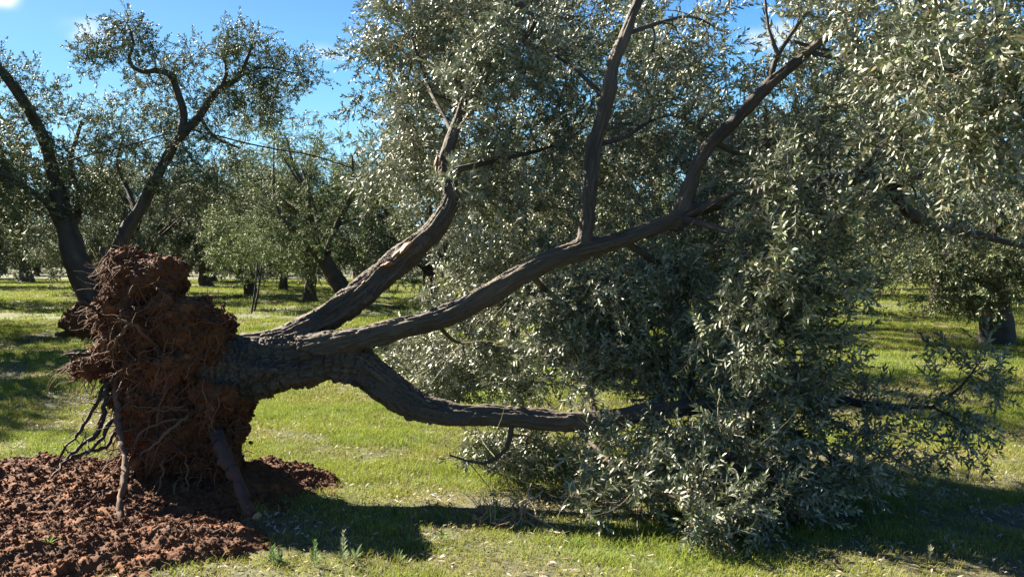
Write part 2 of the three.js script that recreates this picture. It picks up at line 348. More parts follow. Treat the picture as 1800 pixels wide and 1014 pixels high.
function fill(r, list, keep) {   // ellipsoids [px, py, d, rx px, ry px, rz m, count] -> cluster centres in the place
  const out = [];
  for (const [px, py, d, rx, ry, rz, n] of list) {
    const c = at(px, py, d), k = d / F;
    for (let i = 0; i < n; i++) {
      const u = unit(r).multiplyScalar(Math.cbrt(r())), p = V(c.x + u.x * rx * k, c.y + u.y * ry * k, c.z + u.z * rz);
      if (p.y < 0.06) p.y = 0.06 + r() * 0.1;
      if (!keep || keep(p, r)) out.push(p);
    }
  }
  return out;
}

// ------------------------------------------------------------------ the fallen tree
const fallen = new THREE.Group();
{
  const L = (list) => resample(list.map(([x, y, d, r]) => ({ p: at(x, y, d), r })), 0.09);
  const limbs = [
    { name: 'trunk', line: L([[350, 655, 5.85, 0.27], [430, 655, 5.9, 0.225], [500, 640, 5.95, 0.185], [570, 630, 5.98, 0.165], [620, 638, 5.98, 0.145]]) },
    { name: 'limb', label: 'lowest limb, sweeping down and lying just above the grass', line: L([[560, 630, 5.98, 0.15], [620, 638, 5.98, 0.14], [680, 678, 5.95, 0.122], [740, 715, 5.9, 0.102], [800, 728, 5.85, 0.086], [900, 732, 5.8, 0.078], [1000, 742, 5.75, 0.073], [1080, 738, 5.75, 0.071], [1160, 722, 5.75, 0.062], [1300, 708, 5.8, 0.05], [1420, 690, 5.8, 0.042], [1530, 712, 5.7, 0.028], [1640, 716, 5.6, 0.016]]) },
    { name: 'limb', label: 'upper limb with torn bark', line: L([[400, 606, 5.98, 0.075], [480, 600, 6.02, 0.09], [545, 575, 6.05, 0.105], [605, 538, 6.1, 0.112], [660, 492, 6.15, 0.104], [720, 443, 6.2, 0.092], [768, 398, 6.25, 0.078], [792, 350, 6.3, 0.065], [783, 295, 6.35, 0.056], [794, 245, 6.4, 0.047], [812, 192, 6.5, 0.041], [836, 130, 6.6, 0.035], [858, 60, 6.7, 0.029], [880, -40, 6.8, 0.022]]) },
    { name: 'limb', label: 'long middle limb reaching to the right', line: L([[540, 612, 5.92, 0.10], [600, 600, 5.88, 0.088], [650, 590, 5.85, 0.078], [720, 571, 5.85, 0.074], [790, 553, 5.85, 0.076], [850, 521, 5.85, 0.078], [920, 480, 5.88, 0.075], [1000, 445, 5.9, 0.068], [1080, 425, 5.95, 0.063], [1180, 388, 6.0, 0.055], [1260, 358, 6.1, 0.052], [1360, 338, 6.2, 0.05], [1480, 316, 6.3, 0.053], [1560, 322, 6.35, 0.052], [1595, 372, 6.4, 0.05], [1645, 396, 6.45, 0.042], [1725, 414, 6.5, 0.034], [1840, 440, 6.5, 0.02]]) },
    { name: 'branch', label: 'upright branch rising from the middle limb', line: L([[1020, 445, 5.92, 0.05], [1032, 400, 5.93, 0.058], [1034, 350, 5.95, 0.055], [1044, 265, 6.0, 0.056], [1064, 190, 6.02, 0.056], [1078, 115, 6.04, 0.05], [1098, 62, 6.06, 0.044], [1116, 15, 6.08, 0.036], [1150, -70, 6.1, 0.028]]) },
    { name: 'branch', label: 'slanting branch pointing to the upper right', line: L([[1190, 395, 6.02, 0.05], [1205, 355, 6.03, 0.058], [1220, 305, 6.02, 0.054], [1248, 255, 6.0, 0.049], [1300, 205, 5.95, 0.046], [1350, 152, 5.9, 0.044], [1402, 108, 5.85, 0.04], [1445, 72, 5.8, 0.034], [1510, 18, 5.75, 0.028], [1570, -40, 5.7, 0.02]]) },
  ];
  for (const l of limbs) {
    for (const q of l.line) q.r *= 0.93;
    l.s = [0]; for (let i = 1; i < l.line.length; i++) l.s.push(l.s[i - 1] + l.line[i].p.distanceTo(l.line[i - 1].p));
    l.lo = V(1e9, 1e9, 1e9); l.hi = V(-1e9, -1e9, -1e9);
    for (const { p, r } of l.line) { l.lo.min(p.clone().subScalar(r)); l.hi.max(p.clone().addScalar(r)); }
  }
  const hit = { d: 0, l: 0, i: 0, t: 0 };
  function limbDist(l, x, y, z, rec) {
    const bx = Math.max(l.lo.x - x, 0, x - l.hi.x), by = Math.max(l.lo.y - y, 0, y - l.hi.y), bz = Math.max(l.lo.z - z, 0, z - l.hi.z), b = Math.hypot(bx, by, bz);
    if (b > 0.35) return b;
    let best = 1e9;
    for (let i = 0; i < l.line.length - 1; i++) {
      const a = l.line[i], c = l.line[i + 1], ux = c.p.x - a.p.x, uy = c.p.y - a.p.y, uz = c.p.z - a.p.z, vx = x - a.p.x, vy = y - a.p.y, vz = z - a.p.z;
      const t = clamp((ux * vx + uy * vy + uz * vz) / (ux * ux + uy * uy + uz * uz));
      const d = Math.hypot(vx - ux * t, vy - uy * t, vz - uz * t) - (a.r + (c.r - a.r) * t);
      if (d < best) { best = d; if (rec) { rec.i = i; rec.t = t; } }
    }
    return best;
  }
  const kn = rng32(55), knots = [];
  limbs.forEach((l, k) => { const c = [7, 8, 6, 9, 5, 4][k]; for (let i = 0; i < c; i++) { const q = l.line[Math.floor((0.08 + 0.84 * kn()) * l.line.length)], d = unit(kn); d.z = Math.abs(d.z); knots.push({ p: q.p.clone().addScaledVector(d, q.r * 0.75), r: q.r * (0.3 + 0.25 * kn()) }); } });
  const field = (x, y, z) => {
    let d = 1e9;
    for (const l of limbs) { const e = limbDist(l, x, y, z), k = 0.045, h = Math.max(k - Math.abs(d - e), 0) / k; d = Math.min(d, e) - h * h * k * 0.25; }
    if (d < 0.12) for (const q of knots) { const e = Math.hypot(x - q.p.x, y - q.p.y, z - q.p.z) - q.r, k = 0.03, h = Math.max(k - Math.abs(d - e), 0) / k; d = Math.min(d, e) - h * h * k * 0.25; }
    return d;
  };
  const lo = V(1e9, 1e9, 1e9), hi = V(-1e9, -1e9, -1e9); for (const l of limbs) { lo.min(l.lo); hi.max(l.hi); } lo.subScalar(0.04); hi.addScalar(0.04);
  const { pos, idx } = meshField(field, lo, hi, 0.0095, 0.03);
  const n = pos.length / 3, own = new Uint8Array(n), col = [];
  const g0 = geo(pos, idx), nor = g0.attributes.normal;
  for (let i = 0; i < n; i++) {
    const x = pos[i * 3], y = pos[i * 3 + 1], z = pos[i * 3 + 2]; let b = 1e9, bi = 0, rec = null;
    limbs.forEach((l, k) => { const c = { i: 0, t: 0 }, d = limbDist(l, x, y, z, c); if (d < b) { b = d; bi = k; rec = c; } });
    own[i] = bi; const l = limbs[bi], A = l.line[rec.i], B = l.line[rec.i + 1], s = mix(l.s[rec.i], l.s[rec.i + 1], rec.t), rr = mix(A.r, B.r, rec.t);
    const ox = x - mix(A.p.x, B.p.x, rec.t), oy = y - mix(A.p.y, B.p.y, rec.t), oz = z - mix(A.p.z, B.p.z, rec.t), o = bi * 7;
    const lumps = n4(ox * 7, oy * 7, oz * 7, s * 2.6 + o), rid = Math.abs(n4(ox * 27, oy * 27, oz * 27, s * 2.6 + o)), fine = Math.abs(n4(ox * 52, oy * 52, oz * 52, s * 6 + o)), tiny = n4(ox * 90, oy * 90, oz * 90, s * 30 + o);
    const w = clamp(rr / 0.1, 0.3, 1.5);
    const crack = 1 - smooth(0.02, 0.26, rid), crack2 = 1 - smooth(0.02, 0.3, fine);
    const disp = w * (0.026 * lumps - 0.012 * crack - 0.007 * crack2 + 0.010 * rid + 0.0035 * tiny);
    pos[i * 3] += nor.getX(i) * disp; pos[i * 3 + 1] += nor.getY(i) * disp; pos[i * 3 + 2] += nor.getZ(i) * disp;
    const patch = n4(ox * 5 + 3, oy * 5, oz * 5, s * 1.5 + o);
    const k0 = col.length; barkColor(clamp(0.25 + 0.5 * rid + 0.35 * fine + 0.40 * patch + 0.12 * tiny), col);
    const rp = n4(x * 4, y * 4, z * 4, 3); if (rp > 0.2) { const q = clamp((rp - 0.2) * 1.1) * 0.5; col[k0] = mix(col[k0], 0.085, q); col[k0 + 1] = mix(col[k0 + 1], 0.055, q); col[k0 + 2] = mix(col[k0 + 2], 0.036, q); }
  }
  const g1 = geo(pos, idx), nn = g1.attributes.normal;
  limbs.forEach((l, k) => {
    const map = new Map(), P = [], C = [], N = [], I = [];
    for (let t = 0; t < idx.length; t += 3) {
      if (own[idx[t]] !== k) continue;
      for (let j = 0; j < 3; j++) {
        const v = idx[t + j]; let q = map.get(v);
        if (q === undefined) { q = P.length / 3; map.set(v, q); P.push(pos[v * 3], pos[v * 3 + 1], pos[v * 3 + 2]); C.push(col[v * 3], col[v * 3 + 1], col[v * 3 + 2]); N.push(nn.getX(v), nn.getY(v), nn.getZ(v)); }
        I.push(q);
      }
    }
    part(geo(P, I, C, N), M.bark, l.name, fallen, null, l.label);
  });
  // smaller branches
  const small = [
    [[1355, 148, 5.9, 0.022], [1362, 110, 5.9, 0.018], [1390, 62, 5.95, 0.014], [1420, 20, 6, 0.009]],
    [[1368, 95, 5.9, 0.016], [1352, 50, 5.9, 0.01], [1345, -10, 5.9, 0.007]],
    [[1395, 72, 5.9, 0.012], [1440, 85, 5.95, 0.01], [1530, 98, 6.0, 0.007]],
    [[1425, 92, 5.82, 0.016], [1480, 105, 5.7, 0.012], [1560, 150, 5.3, 0.01], [1620, 150, 4.7, 0.008]],
    [[1260, 250, 6, 0.02], [1300, 270, 6.3, 0.015], [1360, 250, 6.6, 0.01], [1420, 230, 7.0, 0.007]],
    [[1100, 60, 6.06, 0.02], [1160, 40, 6.4, 0.014], [1220, 30, 6.8, 0.01], [1280, 60, 7.1, 0.006]],
    [[1046, 255, 6, 0.02], [1100, 240, 6.4, 0.015], [1150, 210, 6.9, 0.01], [1200, 200, 7.3, 0.006]],
    [[1070, 180, 6.02, 0.018], [1010, 120, 6.5, 0.014], [960, 90, 7.0, 0.009], [900, 60, 7.4, 0.006]],
    [[795, 300, 6.35, 0.026], [880, 280, 6.8, 0.02], [960, 260, 7.2, 0.014], [1020, 230, 7.6, 0.008]],
    [[796, 235, 6.42, 0.018], [752, 150, 6.9, 0.014], [725, 70, 7.3, 0.011], [700, -10, 7.6, 0.007]],
    [[818, 178, 6.52, 0.018], [860, 130, 6.9, 0.014], [910, 90, 7.2, 0.01]],
    [[930, 480, 5.9, 0.024], [970, 520, 6.4, 0.018], [1010, 540, 7.0, 0.012], [1050, 560, 7.5, 0.007]],
    [[760, 560, 5.9, 0.018], [800, 600, 6.5, 0.014], [840, 600, 7.1, 0.01], [870, 610, 7.6, 0.006]],
    [[1100, 425, 5.95, 0.026], [1180, 480, 6.2, 0.02], [1260, 540, 6.5, 0.014], [1330, 570, 6.7, 0.008]],
    [[1200, 385, 6.0, 0.028], [1260, 400, 5.7, 0.021], [1330, 430, 5.4, 0.015], [1400, 480, 5.15, 0.009]],
    [[1200, 385, 6.0, 0.024], [1290, 340, 5.7, 0.018], [1380, 320, 5.4, 0.012], [1450, 340, 5.2, 0.008]],
    [[1500, 316, 6.3, 0.024], [1560, 250, 5.6, 0.019], [1620, 190, 4.9, 0.014], [1690, 130, 4.3, 0.009], [1780, 90, 3.9, 0.006]],
    [[1570, 330, 6.35, 0.022], [1640, 300, 5.7, 0.017], [1700, 260, 5.1, 0.012], [1770, 250, 4.7, 0.008]],
    [[1150, 730, 5.75, 0.018], [1220, 780, 5.5, 0.016], [1290, 820, 5.1, 0.016], [1370, 850, 4.9, 0.009]],
    [[1010, 750, 5.75, 0.015], [1060, 800, 5.45, 0.013], [1120, 850, 5.05, 0.014], [1200, 880, 4.85, 0.008]],
    [[900, 740, 5.8, 0.02], [890, 790, 5.75, 0.015], [850, 815, 5.7, 0.01], [790, 800, 5.7, 0.006]],
    [[1300, 708, 5.8, 0.03], [1370, 750, 5.5, 0.022], [1440, 790, 5.3, 0.015], [1500, 830, 5.2, 0.008]],
    [[1400, 695, 5.8, 0.026], [1390, 620, 5.6, 0.02], [1370, 560, 5.4, 0.014], [1350, 500, 5.25, 0.008]],
    [[1640, 716, 5.6, 0.014], [1690, 680, 5.55, 0.009], [1720, 640, 5.5, 0.005]],
    [[1200, 715, 5.75, 0.022], [1220, 640, 6.2, 0.017], [1210, 580, 6.6, 0.011], [1180, 540, 7, 0.007]],
    [[1050, 738, 5.75, 0.02], [1030, 680, 6.3, 0.015], [990, 640, 6.8, 0.01], [940, 620, 7.2, 0.006]],
    [[890, 0, 6.4, 0.024], [915, 8, 6.4, 0.024], [940, 40, 6.5, 0.02], [900, 90, 6.6, 0.016]],
  ].map(a => resample(a.map(([x, y, d, r]) => ({ p: at(x, y, d), r })), 0.12));
  small.forEach((l, i) => part(tube(l, 8, { seed: i * 3.1 }), M.bark, 'branch', fallen));
  // bare pale shoots hanging in the crown
  const r = rng32(31), shoots = [];
  for (let i = 0; i < 150; i++) {
    const src = small[12 + Math.floor(r() * (small.length - 14))], o = src[Math.floor((0.3 + 0.7 * r()) * (src.length - 1))];
    let p = o.p.clone(), d = unit(r); d.y -= 0.15; d.z += 0.25; d.normalize(); const ln = [], st = 0.05 + 0.06 * r();
    for (let k = 0; k < 7; k++) { ln.push({ p: p.clone(), r: mix(0.0036, 0.0013, k / 6) }); d.addScaledVector(unit(r), 0.24).addScaledVector(UPV, -0.03).normalize(); p = p.clone().addScaledVector(d, st); if (p.y < 0.03) p.y = 0.03; }
    shoots.push(tube(ln, 4, { lump: 0, ridge: 0, colour: r() < 0.5 ? [0.13, 0.118, 0.058] : [0.075, 0.06, 0.04], cap: false }));
  }
  part(mergeGeometries(shoots), M.wood, 'bare_shoots', fallen, 'stuff');

  // crown
  const wood = [...limbs.slice(1).flatMap(l => l.line.slice(Math.floor(l.line.length * 0.35))), ...small.flat()];
  const open = (p, rr) => n3(p.x * 1.25, p.y * 1.25, p.z * 1.25) > -0.42 + (rr() - 0.5) * 0.3;
  const gapCentres = [[1320, 55, 48], [1240, 165, 34], [1480, 255, 24]];   // openings where the sky shows
  const keep = (p, rr) => {
    const k = F / -p.z, x = CX + p.x * k, y = CY - ((p.y - EYE) / -p.z + PITCH) * F;
    if (p.z < -5.4) for (const [gx, gy, gr] of gapCentres) if (Math.hypot(x - gx, y - gy) < gr) return rr() < 0.08;
    return open(p, rr);
  };
  const c1 = fill(r, [
    [745, 90, 7.4, 120, 130, 0.8, 85], [800, 10, 7.4, 140, 90, 0.9, 60], [690, 270, 7.6, 70, 100, 0.6, 26], [760, 330, 7.5, 90, 110, 0.7, 46],
    [880, 220, 7.3, 150, 190, 0.9, 105], [930, 50, 7.2, 170, 120, 0.9, 80], [1010, 300, 7.5, 150, 170, 0.8, 92], [900, 420, 7.4, 120, 120, 0.7, 60],
    [1190, 90, 6.9, 120, 130, 0.8, 66], [1160, 270, 7.2, 140, 130, 0.8, 70], [1310, 230, 6.9, 150, 110, 0.8, 54], [1450, 60, 6.3, 130, 110, 0.7, 44], [1390, 50, 6.0, 40, 60, 0.3, 8],
    [1480, 210, 6.6, 130, 110, 0.7, 46], [830, 590, 7.4, 130, 100, 0.6, 62], [1060, 520, 7.1, 190, 110, 0.7, 70], [1240, 480, 6.6, 170, 120, 0.7, 60],
    [1180, 600, 6.6, 200, 90, 0.6, 55], [960, 650, 6.8, 190, 60, 0.5, 52], [1330, 360, 6.2, 150, 90, 0.6, 44], [1590, 310, 6.5, 130, 120, 0.7, 40],
    [1010, 560, 6.3, 130, 70, 0.35, 34], [1150, 520, 6.2, 130, 80, 0.35, 40], [1110, 640, 6.1, 150, 60, 0.3, 34], [1250, 640, 6.0, 100, 60, 0.3, 24], [815, 330, 6.15, 30, 40, 0.2, 2], [820, 190, 6.25, 40, 60, 0.15, 5], [850, 90, 6.4, 50, 60, 0.2, 7], [880, 110, 6.3, 60, 80, 0.25, 10], [770, 670, 7.0, 70, 40, 0.4, 20], [730, 610, 7.5, 60, 60, 0.4, 22], [820, 500, 7.8, 90, 80, 0.5, 34],
  ], keep);
  const c2 = fill(r, [
    [1400, 360, 5.15, 95, 80, 0.35, 30], [1380, 480, 5.2, 110, 110, 0.4, 38], [1330, 600, 5.3, 120, 110, 0.4, 34], [1420, 640, 5.4, 80, 90, 0.35, 18],
    [1210, 855, 5.05, 210, 45, 0.35, 28], [1310, 790, 5.35, 150, 80, 0.4, 28], [1130, 805, 5.4, 110, 50, 0.35, 22], [1440, 790, 5.4, 110, 70, 0.4, 22], [1250, 760, 5.7, 200, 50, 0.3, 26], [1420, 870, 5.1, 60, 40, 0.3, 8],
    [900, 778, 6.1, 140, 26, 0.3, 24], [1280, 895, 4.75, 110, 30, 0.2, 14], [1705, 670, 5.5, 50, 50, 0.2, 6], [1690, 730, 5.5, 60, 25, 0.2, 3], [1630, 785, 5.2, 75, 50, 0.25, 6], [1560, 700, 5.6, 60, 30, 0.2, 4],
  ], null);
  const c3 = fill(r, [
    [1680, 110, 4.2, 170, 150, 0.5, 46], [1760, 200, 4.0, 100, 120, 0.4, 26], [1600, 40, 4.8, 120, 90, 0.4, 26], [1720, 300, 4.8, 110, 90, 0.4, 24], [1580, 180, 5.4, 100, 90, 0.4, 24],
  ], null);
  foliate(fallen, wood, c1, { seed: 41, per: 9, variants: sprigNear, spread: 0.09, bias: V(0.2, 0.1, 0), tint: [1, 1, 1] });
  foliate(fallen, wood, c2, { seed: 42, per: 7, variants: sprigBig, spread: 0.07, bias: V(0.15, -0.2, 0.1), tint: [1, 1, 1] });
  foliate(fallen, wood, c3, { seed: 43, per: 5, variants: sprigBig, spread: 0.07, bias: V(0.1, -0.25, 0.1), tint: [1, 1, 1] });

  // root plate: lumps of packed earth
  const blobs = [[262, 500, 5.85, 0.22, 0.17, 0.28], [222, 468, 5.9, 0.11, 0.10, 0.18], [285, 478, 5.85, 0.12, 0.1, 0.18], [335, 580, 5.78, 0.24, 0.19, 0.28], [250, 580, 5.8, 0.22, 0.24, 0.28], [168, 645, 5.66, 0.14, 0.07, 0.10], [205, 615, 5.68, 0.13, 0.08, 0.13],
    [290, 660, 5.8, 0.30, 0.24, 0.3], [370, 705, 5.62, 0.15, 0.11, 0.15], [375, 650, 5.9, 0.18, 0.26, 0.28], [330, 760, 5.75, 0.30, 0.30, 0.26], [262, 730, 5.72, 0.18, 0.26, 0.22], [380, 790, 5.82, 0.15, 0.32, 0.22], [310, 640, 5.6, 0.18, 0.09, 0.13],
    [315, 880, 5.85, 0.38, 0.26, 0.32], [265, 820, 5.78, 0.2, 0.28, 0.24], [402, 730, 5.88, 0.12, 0.24, 0.24], [235, 690, 5.76, 0.10, 0.2, 0.18], [300, 545, 5.64, 0.17, 0.09, 0.12], [205, 540, 5.72, 0.10, 0.12, 0.14]]
    .map(([x, y, d, a, b, c]) => ({ p: at(x, y, d), a, b, c }));
  const ball = (x, y, z) => {
    let d = 1e9;
    for (const q of blobs) {
      const ex = (x - q.p.x) / q.a, ey = (y - q.p.y) / q.b, ez = (z - q.p.z) / q.c, k0 = Math.hypot(ex, ey, ez), k1 = Math.hypot(ex / q.a, ey / q.b, ez / q.c);
      const e = k1 > 1e-6 ? k0 * (k0 - 1) / k1 : -0.1, k = 0.05, h = Math.max(k - Math.abs(d - e), 0) / k; d = Math.min(d, e) - h * h * k * 0.25;
    }
    if (d > 0.2 || d < -0.2) return d;
    return d + 0.05 * n3(x * 4.5, y * 4.5, z * 4.5) + 0.03 * n3(x * 10, y * 10, z * 10) + 0.026 * Math.abs(n3(x * 20, y * 20, z * 20)) + 0.016 * n3(x * 36, y * 30, z * 36) + 0.011 * n3(x * 62, y * 50, z * 62);
  };
  const bl = V(1e9, 1e9, 1e9), bh = V(-1e9, -1e9, -1e9); for (const q of blobs) { bl.min(V(q.p.x - q.a, q.p.y - q.b, q.p.z - q.c)); bh.max(V(q.p.x + q.a, q.p.y + q.b, q.p.z + q.c)); } bl.subScalar(0.12); bh.addScalar(0.12); bl.y = Math.max(bl.y, -0.05);
  const rb = meshField(ball, bl, bh, 0.0095, 0.12), rc = [];
  for (let i = 0; i < rb.pos.length; i += 3) { const x = rb.pos[i], y = rb.pos[i + 1], z = rb.pos[i + 2], k = 0.004 * n3(x * 95, y * 95, z * 95); rb.pos[i] += k; rb.pos[i + 1] += k; soilColor(x, y, z, rc); }
  const plate = part(geo(rb.pos, rb.idx, rc), M.soil, 'root_ball', fallen);
  const crumbs = rng32(61), nv = rb.pos.length / 3;
  for (const g of clods) {
    const im = new THREE.InstancedMesh(g, M.soil, 2600), o = new THREE.Object3D();
    for (let i = 0; i < 2600; i++) { const v = Math.floor(crumbs() * nv) * 3, s = 0.005 + 0.015 * crumbs() ** 3; o.position.set(rb.pos[v], rb.pos[v + 1], rb.pos[v + 2]); o.scale.setScalar(s); o.rotation.set(crumbs() * 6, crumbs() * 6, crumbs() * 6); o.updateMatrix(); im.setMatrixAt(i, o.matrix); }
    im.name = 'crumbs'; im.userData.kind = 'stuff'; plate.add(im);
  }
  // roots, each on its own
  const tan = [0.095, 0.044, 0.02], pale = [0.125, 0.068, 0.033], dark = [0.03, 0.016, 0.010];
  const roots = [
    [tan, [[208, 640, 5.7, 0.02], [205, 720, 5.5, 0.019], [212, 780, 5.3, 0.018], [219, 830, 5.12, 0.018], [212, 880, 4.98, 0.015], [218, 930, 4.86, 0.014], [219, 985, 4.75, 0.008]]],
    [[0.045, 0.018, 0.009], [[375, 750, 5.7, 0.042], [388, 785, 5.35, 0.036], [400, 815, 5.22, 0.037], [419, 850, 5.12, 0.031], [430, 880, 4.98, 0.033], [445, 905, 4.93, 0.024]]],
    [tan, [[436, 890, 4.95, 0.018], [440, 925, 4.9, 0.012], [432, 955, 4.85, 0.010], [428, 985, 4.78, 0.006]]],
    [dark, [[190, 660, 5.65, 0.014], [172, 700, 5.55, 0.011], [140, 755, 5.5, 0.010], [104, 803, 5.45, 0.006]]],
    [dark, [[196, 660, 5.65, 0.018], [184, 700, 5.55, 0.016], [180, 735, 5.5, 0.016], [160, 770, 5.45, 0.013], [130, 792, 5.4, 0.010], [112, 812, 5.35, 0.006]]],
    [dark, [[215, 720, 5.65, 0.014], [195, 745, 5.5, 0.012], [175, 775, 5.42, 0.010], [150, 800, 5.38, 0.006]]],
    [dark, [[225, 740, 5.6, 0.012], [203, 762, 5.5, 0.010], [176, 790, 5.42, 0.010], [128, 802, 5.35, 0.010], [90, 838, 5.2, 0.006]]],
    [dark, [[160, 624, 5.6, 0.010], [132, 623, 5.5, 0.009], [108, 626, 5.45, 0.003]]],
    [dark, [[120, 624, 5.5, 0.007], [125, 637, 5.48, 0.006], [131, 645, 5.46, 0.003]]],
    [dark, [[185, 560, 5.65, 0.009], [160, 540, 5.5, 0.008], [125, 510, 5.4, 0.004]]],
    [tan, [[290, 630, 5.65, 0.012], [240, 575, 5.45, 0.010], [205, 560, 5.42, 0.006]]],
    [pale, [[190, 620, 5.55, 0.008], [210, 590, 5.45, 0.008], [232, 566, 5.42, 0.004]]],
    [tan, [[295, 650, 5.6, 0.010], [292, 690, 5.45, 0.009], [280, 720, 5.42, 0.006], [275, 745, 5.4, 0.004]]],
    [pale, [[330, 730, 5.5, 0.009], [300, 755, 5.38, 0.008], [270, 780, 5.34, 0.007], [245, 800, 5.3, 0.004]]],
    [tan, [[300, 770, 5.6, 0.010], [287, 810, 5.45, 0.009], [282, 850, 5.38, 0.007], [272, 880, 5.32, 0.004]]],
    [pale, [[325, 770, 5.6, 0.005], [327, 820, 5.45, 0.0045], [328, 865, 5.38, 0.003]]],
    [pale, [[316, 838, 5.5, 0.006], [306, 860, 5.4, 0.005], [298, 882, 5.36, 0.003]]],
    [pale, [[216, 714, 5.52, 0.0025], [270, 715, 5.42, 0.0025], [320, 714, 5.42, 0.002]]],
    [tan, [[325, 735, 5.5, 0.010], [280, 745, 5.4, 0.008], [245, 765, 5.36, 0.006], [225, 790, 5.34, 0.003]]],
    [tan, [[330, 720, 5.5, 0.008], [290, 720, 5.4, 0.007], [255, 725, 5.38, 0.003]]],
    [tan, [[400, 790, 5.55, 0.010], [388, 780, 5.42, 0.010], [375, 800, 5.38, 0.004]]],
    [dark, [[5, 905, 5.0, 0.055], [8, 920, 4.95, 0.05], [12, 950, 4.9, 0.045], [18, 985, 4.86, 0.035]]],
    [tan, [[345, 925, 4.95, 0.008], [352, 912, 4.9, 0.007], [348, 900, 4.88, 0.003]]],
    [tan, [[400, 940, 4.9, 0.008], [390, 925, 4.86, 0.007], [378, 930, 4.84, 0.004]]],
    [dark, [[236, 470, 5.7, 0.006], [238, 440, 5.65, 0.005], [240, 418, 5.62, 0.002]]],
    [dark, [[195, 470, 5.85, 0.03], [184, 450, 5.8, 0.024], [178, 434, 5.8, 0.012]]],
  ];
  const kr = rng32(66), rootlets = [];
  roots.forEach(([c, a], i) => {
    const l = resample(a.map(([x, y, d, q]) => ({ p: at(x, y, d), r: q })), 0.035);
    for (let k = 1; k < l.length - 1; k++) { l[k].p.addScaledVector(unit(kr), 0.011); l[k].r *= 0.85 + 0.3 * kr(); }
    for (let k = 2; k < l.length; k += 2) {
      let p = l[k].p.clone(); const d = unit(kr); d.y -= 0.4; d.normalize(); const ln = [], n = 4 + Math.floor(kr() * 5), st = 0.012 + 0.02 * kr(), th = Math.min(0.004, l[k].r * 0.4);
      for (let q = 0; q <= n; q++) { ln.push({ p: p.clone(), r: th * (1 - 0.7 * q / n) }); d.addScaledVector(unit(kr), 0.5).normalize(); p = p.clone().addScaledVector(d, st); }
      rootlets.push(tube(ln, 4, { lump: 0, ridge: 0, colour: c, cap: false }));
    }
    part(tube(l, 9, { lump: 0.42, ridge: 0.16, colour: c, seed: i * 1.7 }), M.root, 'root', plate);
  });
  part(mergeGeometries(rootlets), M.root, 'rootlets', plate, 'stuff');
  const cut = part(new THREE.CircleGeometry(1, 10), new THREE.MeshStandardMaterial({ color: new THREE.Color(0.25, 0.15, 0.06), roughness: 0.8, side: THREE.DoubleSide }), 'broken_end', plate);
  cut.geometry = (() => { const g = new THREE.SphereGeometry(0.03, 12, 8); const p = g.attributes.position; for (let i = 0; i < p.count; i++) { const k = 1 + 0.35 * n3(p.getX(i) * 60, p.getY(i) * 60, p.getZ(i) * 60); p.setXYZ(i, p.getX(i) * k, p.getY(i) * k * 0.6, p.getZ(i) * k * 0.8); } g.computeVertexNormals(); return g; })();
  cut.position.copy(at(451, 908, 4.91)); cut.rotation.z = 0.6;
  // hair roots all over the plate
  const fineRoots = [], fr = rng32(63);
  for (let i = 0; i < 2800; i++) {
    const v = Math.floor(fr() * nv) * 3; let p = V(rb.pos[v], rb.pos[v + 1], rb.pos[v + 2]);
    if (p.x > at(420, 600, 5.8).x || (p.z < -5.95 && fr() < 0.7)) continue;
    const d = unit(fr); d.x -= 0.5; d.z += 0.6; d.y -= 0.2; d.normalize(); const ln = [], st = 0.012 + 0.028 * fr(), th = 0.0016 + 0.0035 * fr() ** 2;
    for (let k = 0; k < 7; k++) { ln.push({ p: p.clone(), r: th * (1 - k * 0.1) }); d.addScaledVector(unit(fr), 0.55); d.y -= 0.12; d.normalize(); p = p.clone().addScaledVector(d, st); }
    fineRoots.push(tube(ln, 4, { lump: 0, ridge: 0, colour: fr() < 0.5 ? [0.16, 0.075, 0.032] : [0.09, 0.038, 0.018], cap: false }));
  }
  part(mergeGeometries(fineRoots), M.root, 'hair_roots', plate, 'stuff');
  // torn wood on the upper limb
  const splinter = (a, b, w, c) => {
    const d = b.clone().sub(a), s = d.clone().cross(V(0, 0, 1)).normalize().multiplyScalar(w), zz = V(0, 0, w * 0.8), P = [], C = [], I = [];
    for (let i = 0; i <= 6; i++) { const t = i / 6, k = Math.sin(Math.PI * Math.min(0.95, t * 0.85 + 0.1)), p = a.clone().addScaledVector(d, t); for (const q of [s.clone().negate(), zz.clone(), s.clone(), zz.clone().negate()]) { const j = 1 + 0.4 * n3(t * 9, q.x * 90, q.y * 90); P.push(p.x + q.x * k * j, p.y + q.y * k * j, p.z + q.z * k * j); const v = 0.8 + 0.4 * n3(t * 7, q.y * 50, 1); C.push(c[0] * v, c[1] * v, c[2] * v); } }
    for (let i = 0; i < 6; i++) for (let k = 0; k < 4; k++) { const x = i * 4 + k, y = i * 4 + (k + 1) % 4; I.push(x, y, x + 4, y, y + 4, x + 4); }
    return geo(P, I, C);
  };
  const oc = [0.24, 0.125, 0.05], or = [0.19, 0.07, 0.022];
  const torn = [[[690, 452, 6.08], [726, 424, 6.1], 0.022, oc], [[704, 446, 6.05], [722, 427, 6.05], 0.02, oc], [[668, 468, 6.06], [692, 464, 6.08], 0.016, or], [[676, 466, 6.04], [688, 461, 6.05], 0.014, oc], [[636, 500, 6.04], [642, 492, 6.04], 0.010, or],
    [[766, 300, 6.28], [769, 272, 6.3], 0.02, or], [[772, 292, 6.27], [773, 278, 6.28], 0.014, oc], [[905, 392, 5.9], [922, 382, 5.95], 0.014, [0.3, 0.22, 0.14]]];
  torn.forEach(([a, b, w, c]) => part(splinter(at(...a), at(...b), w, c), M.wood, 'torn_wood', fallen.children.find(c => (c.userData.label || '').startsWith('upper limb')), null, 'fresh orange torn wood'));
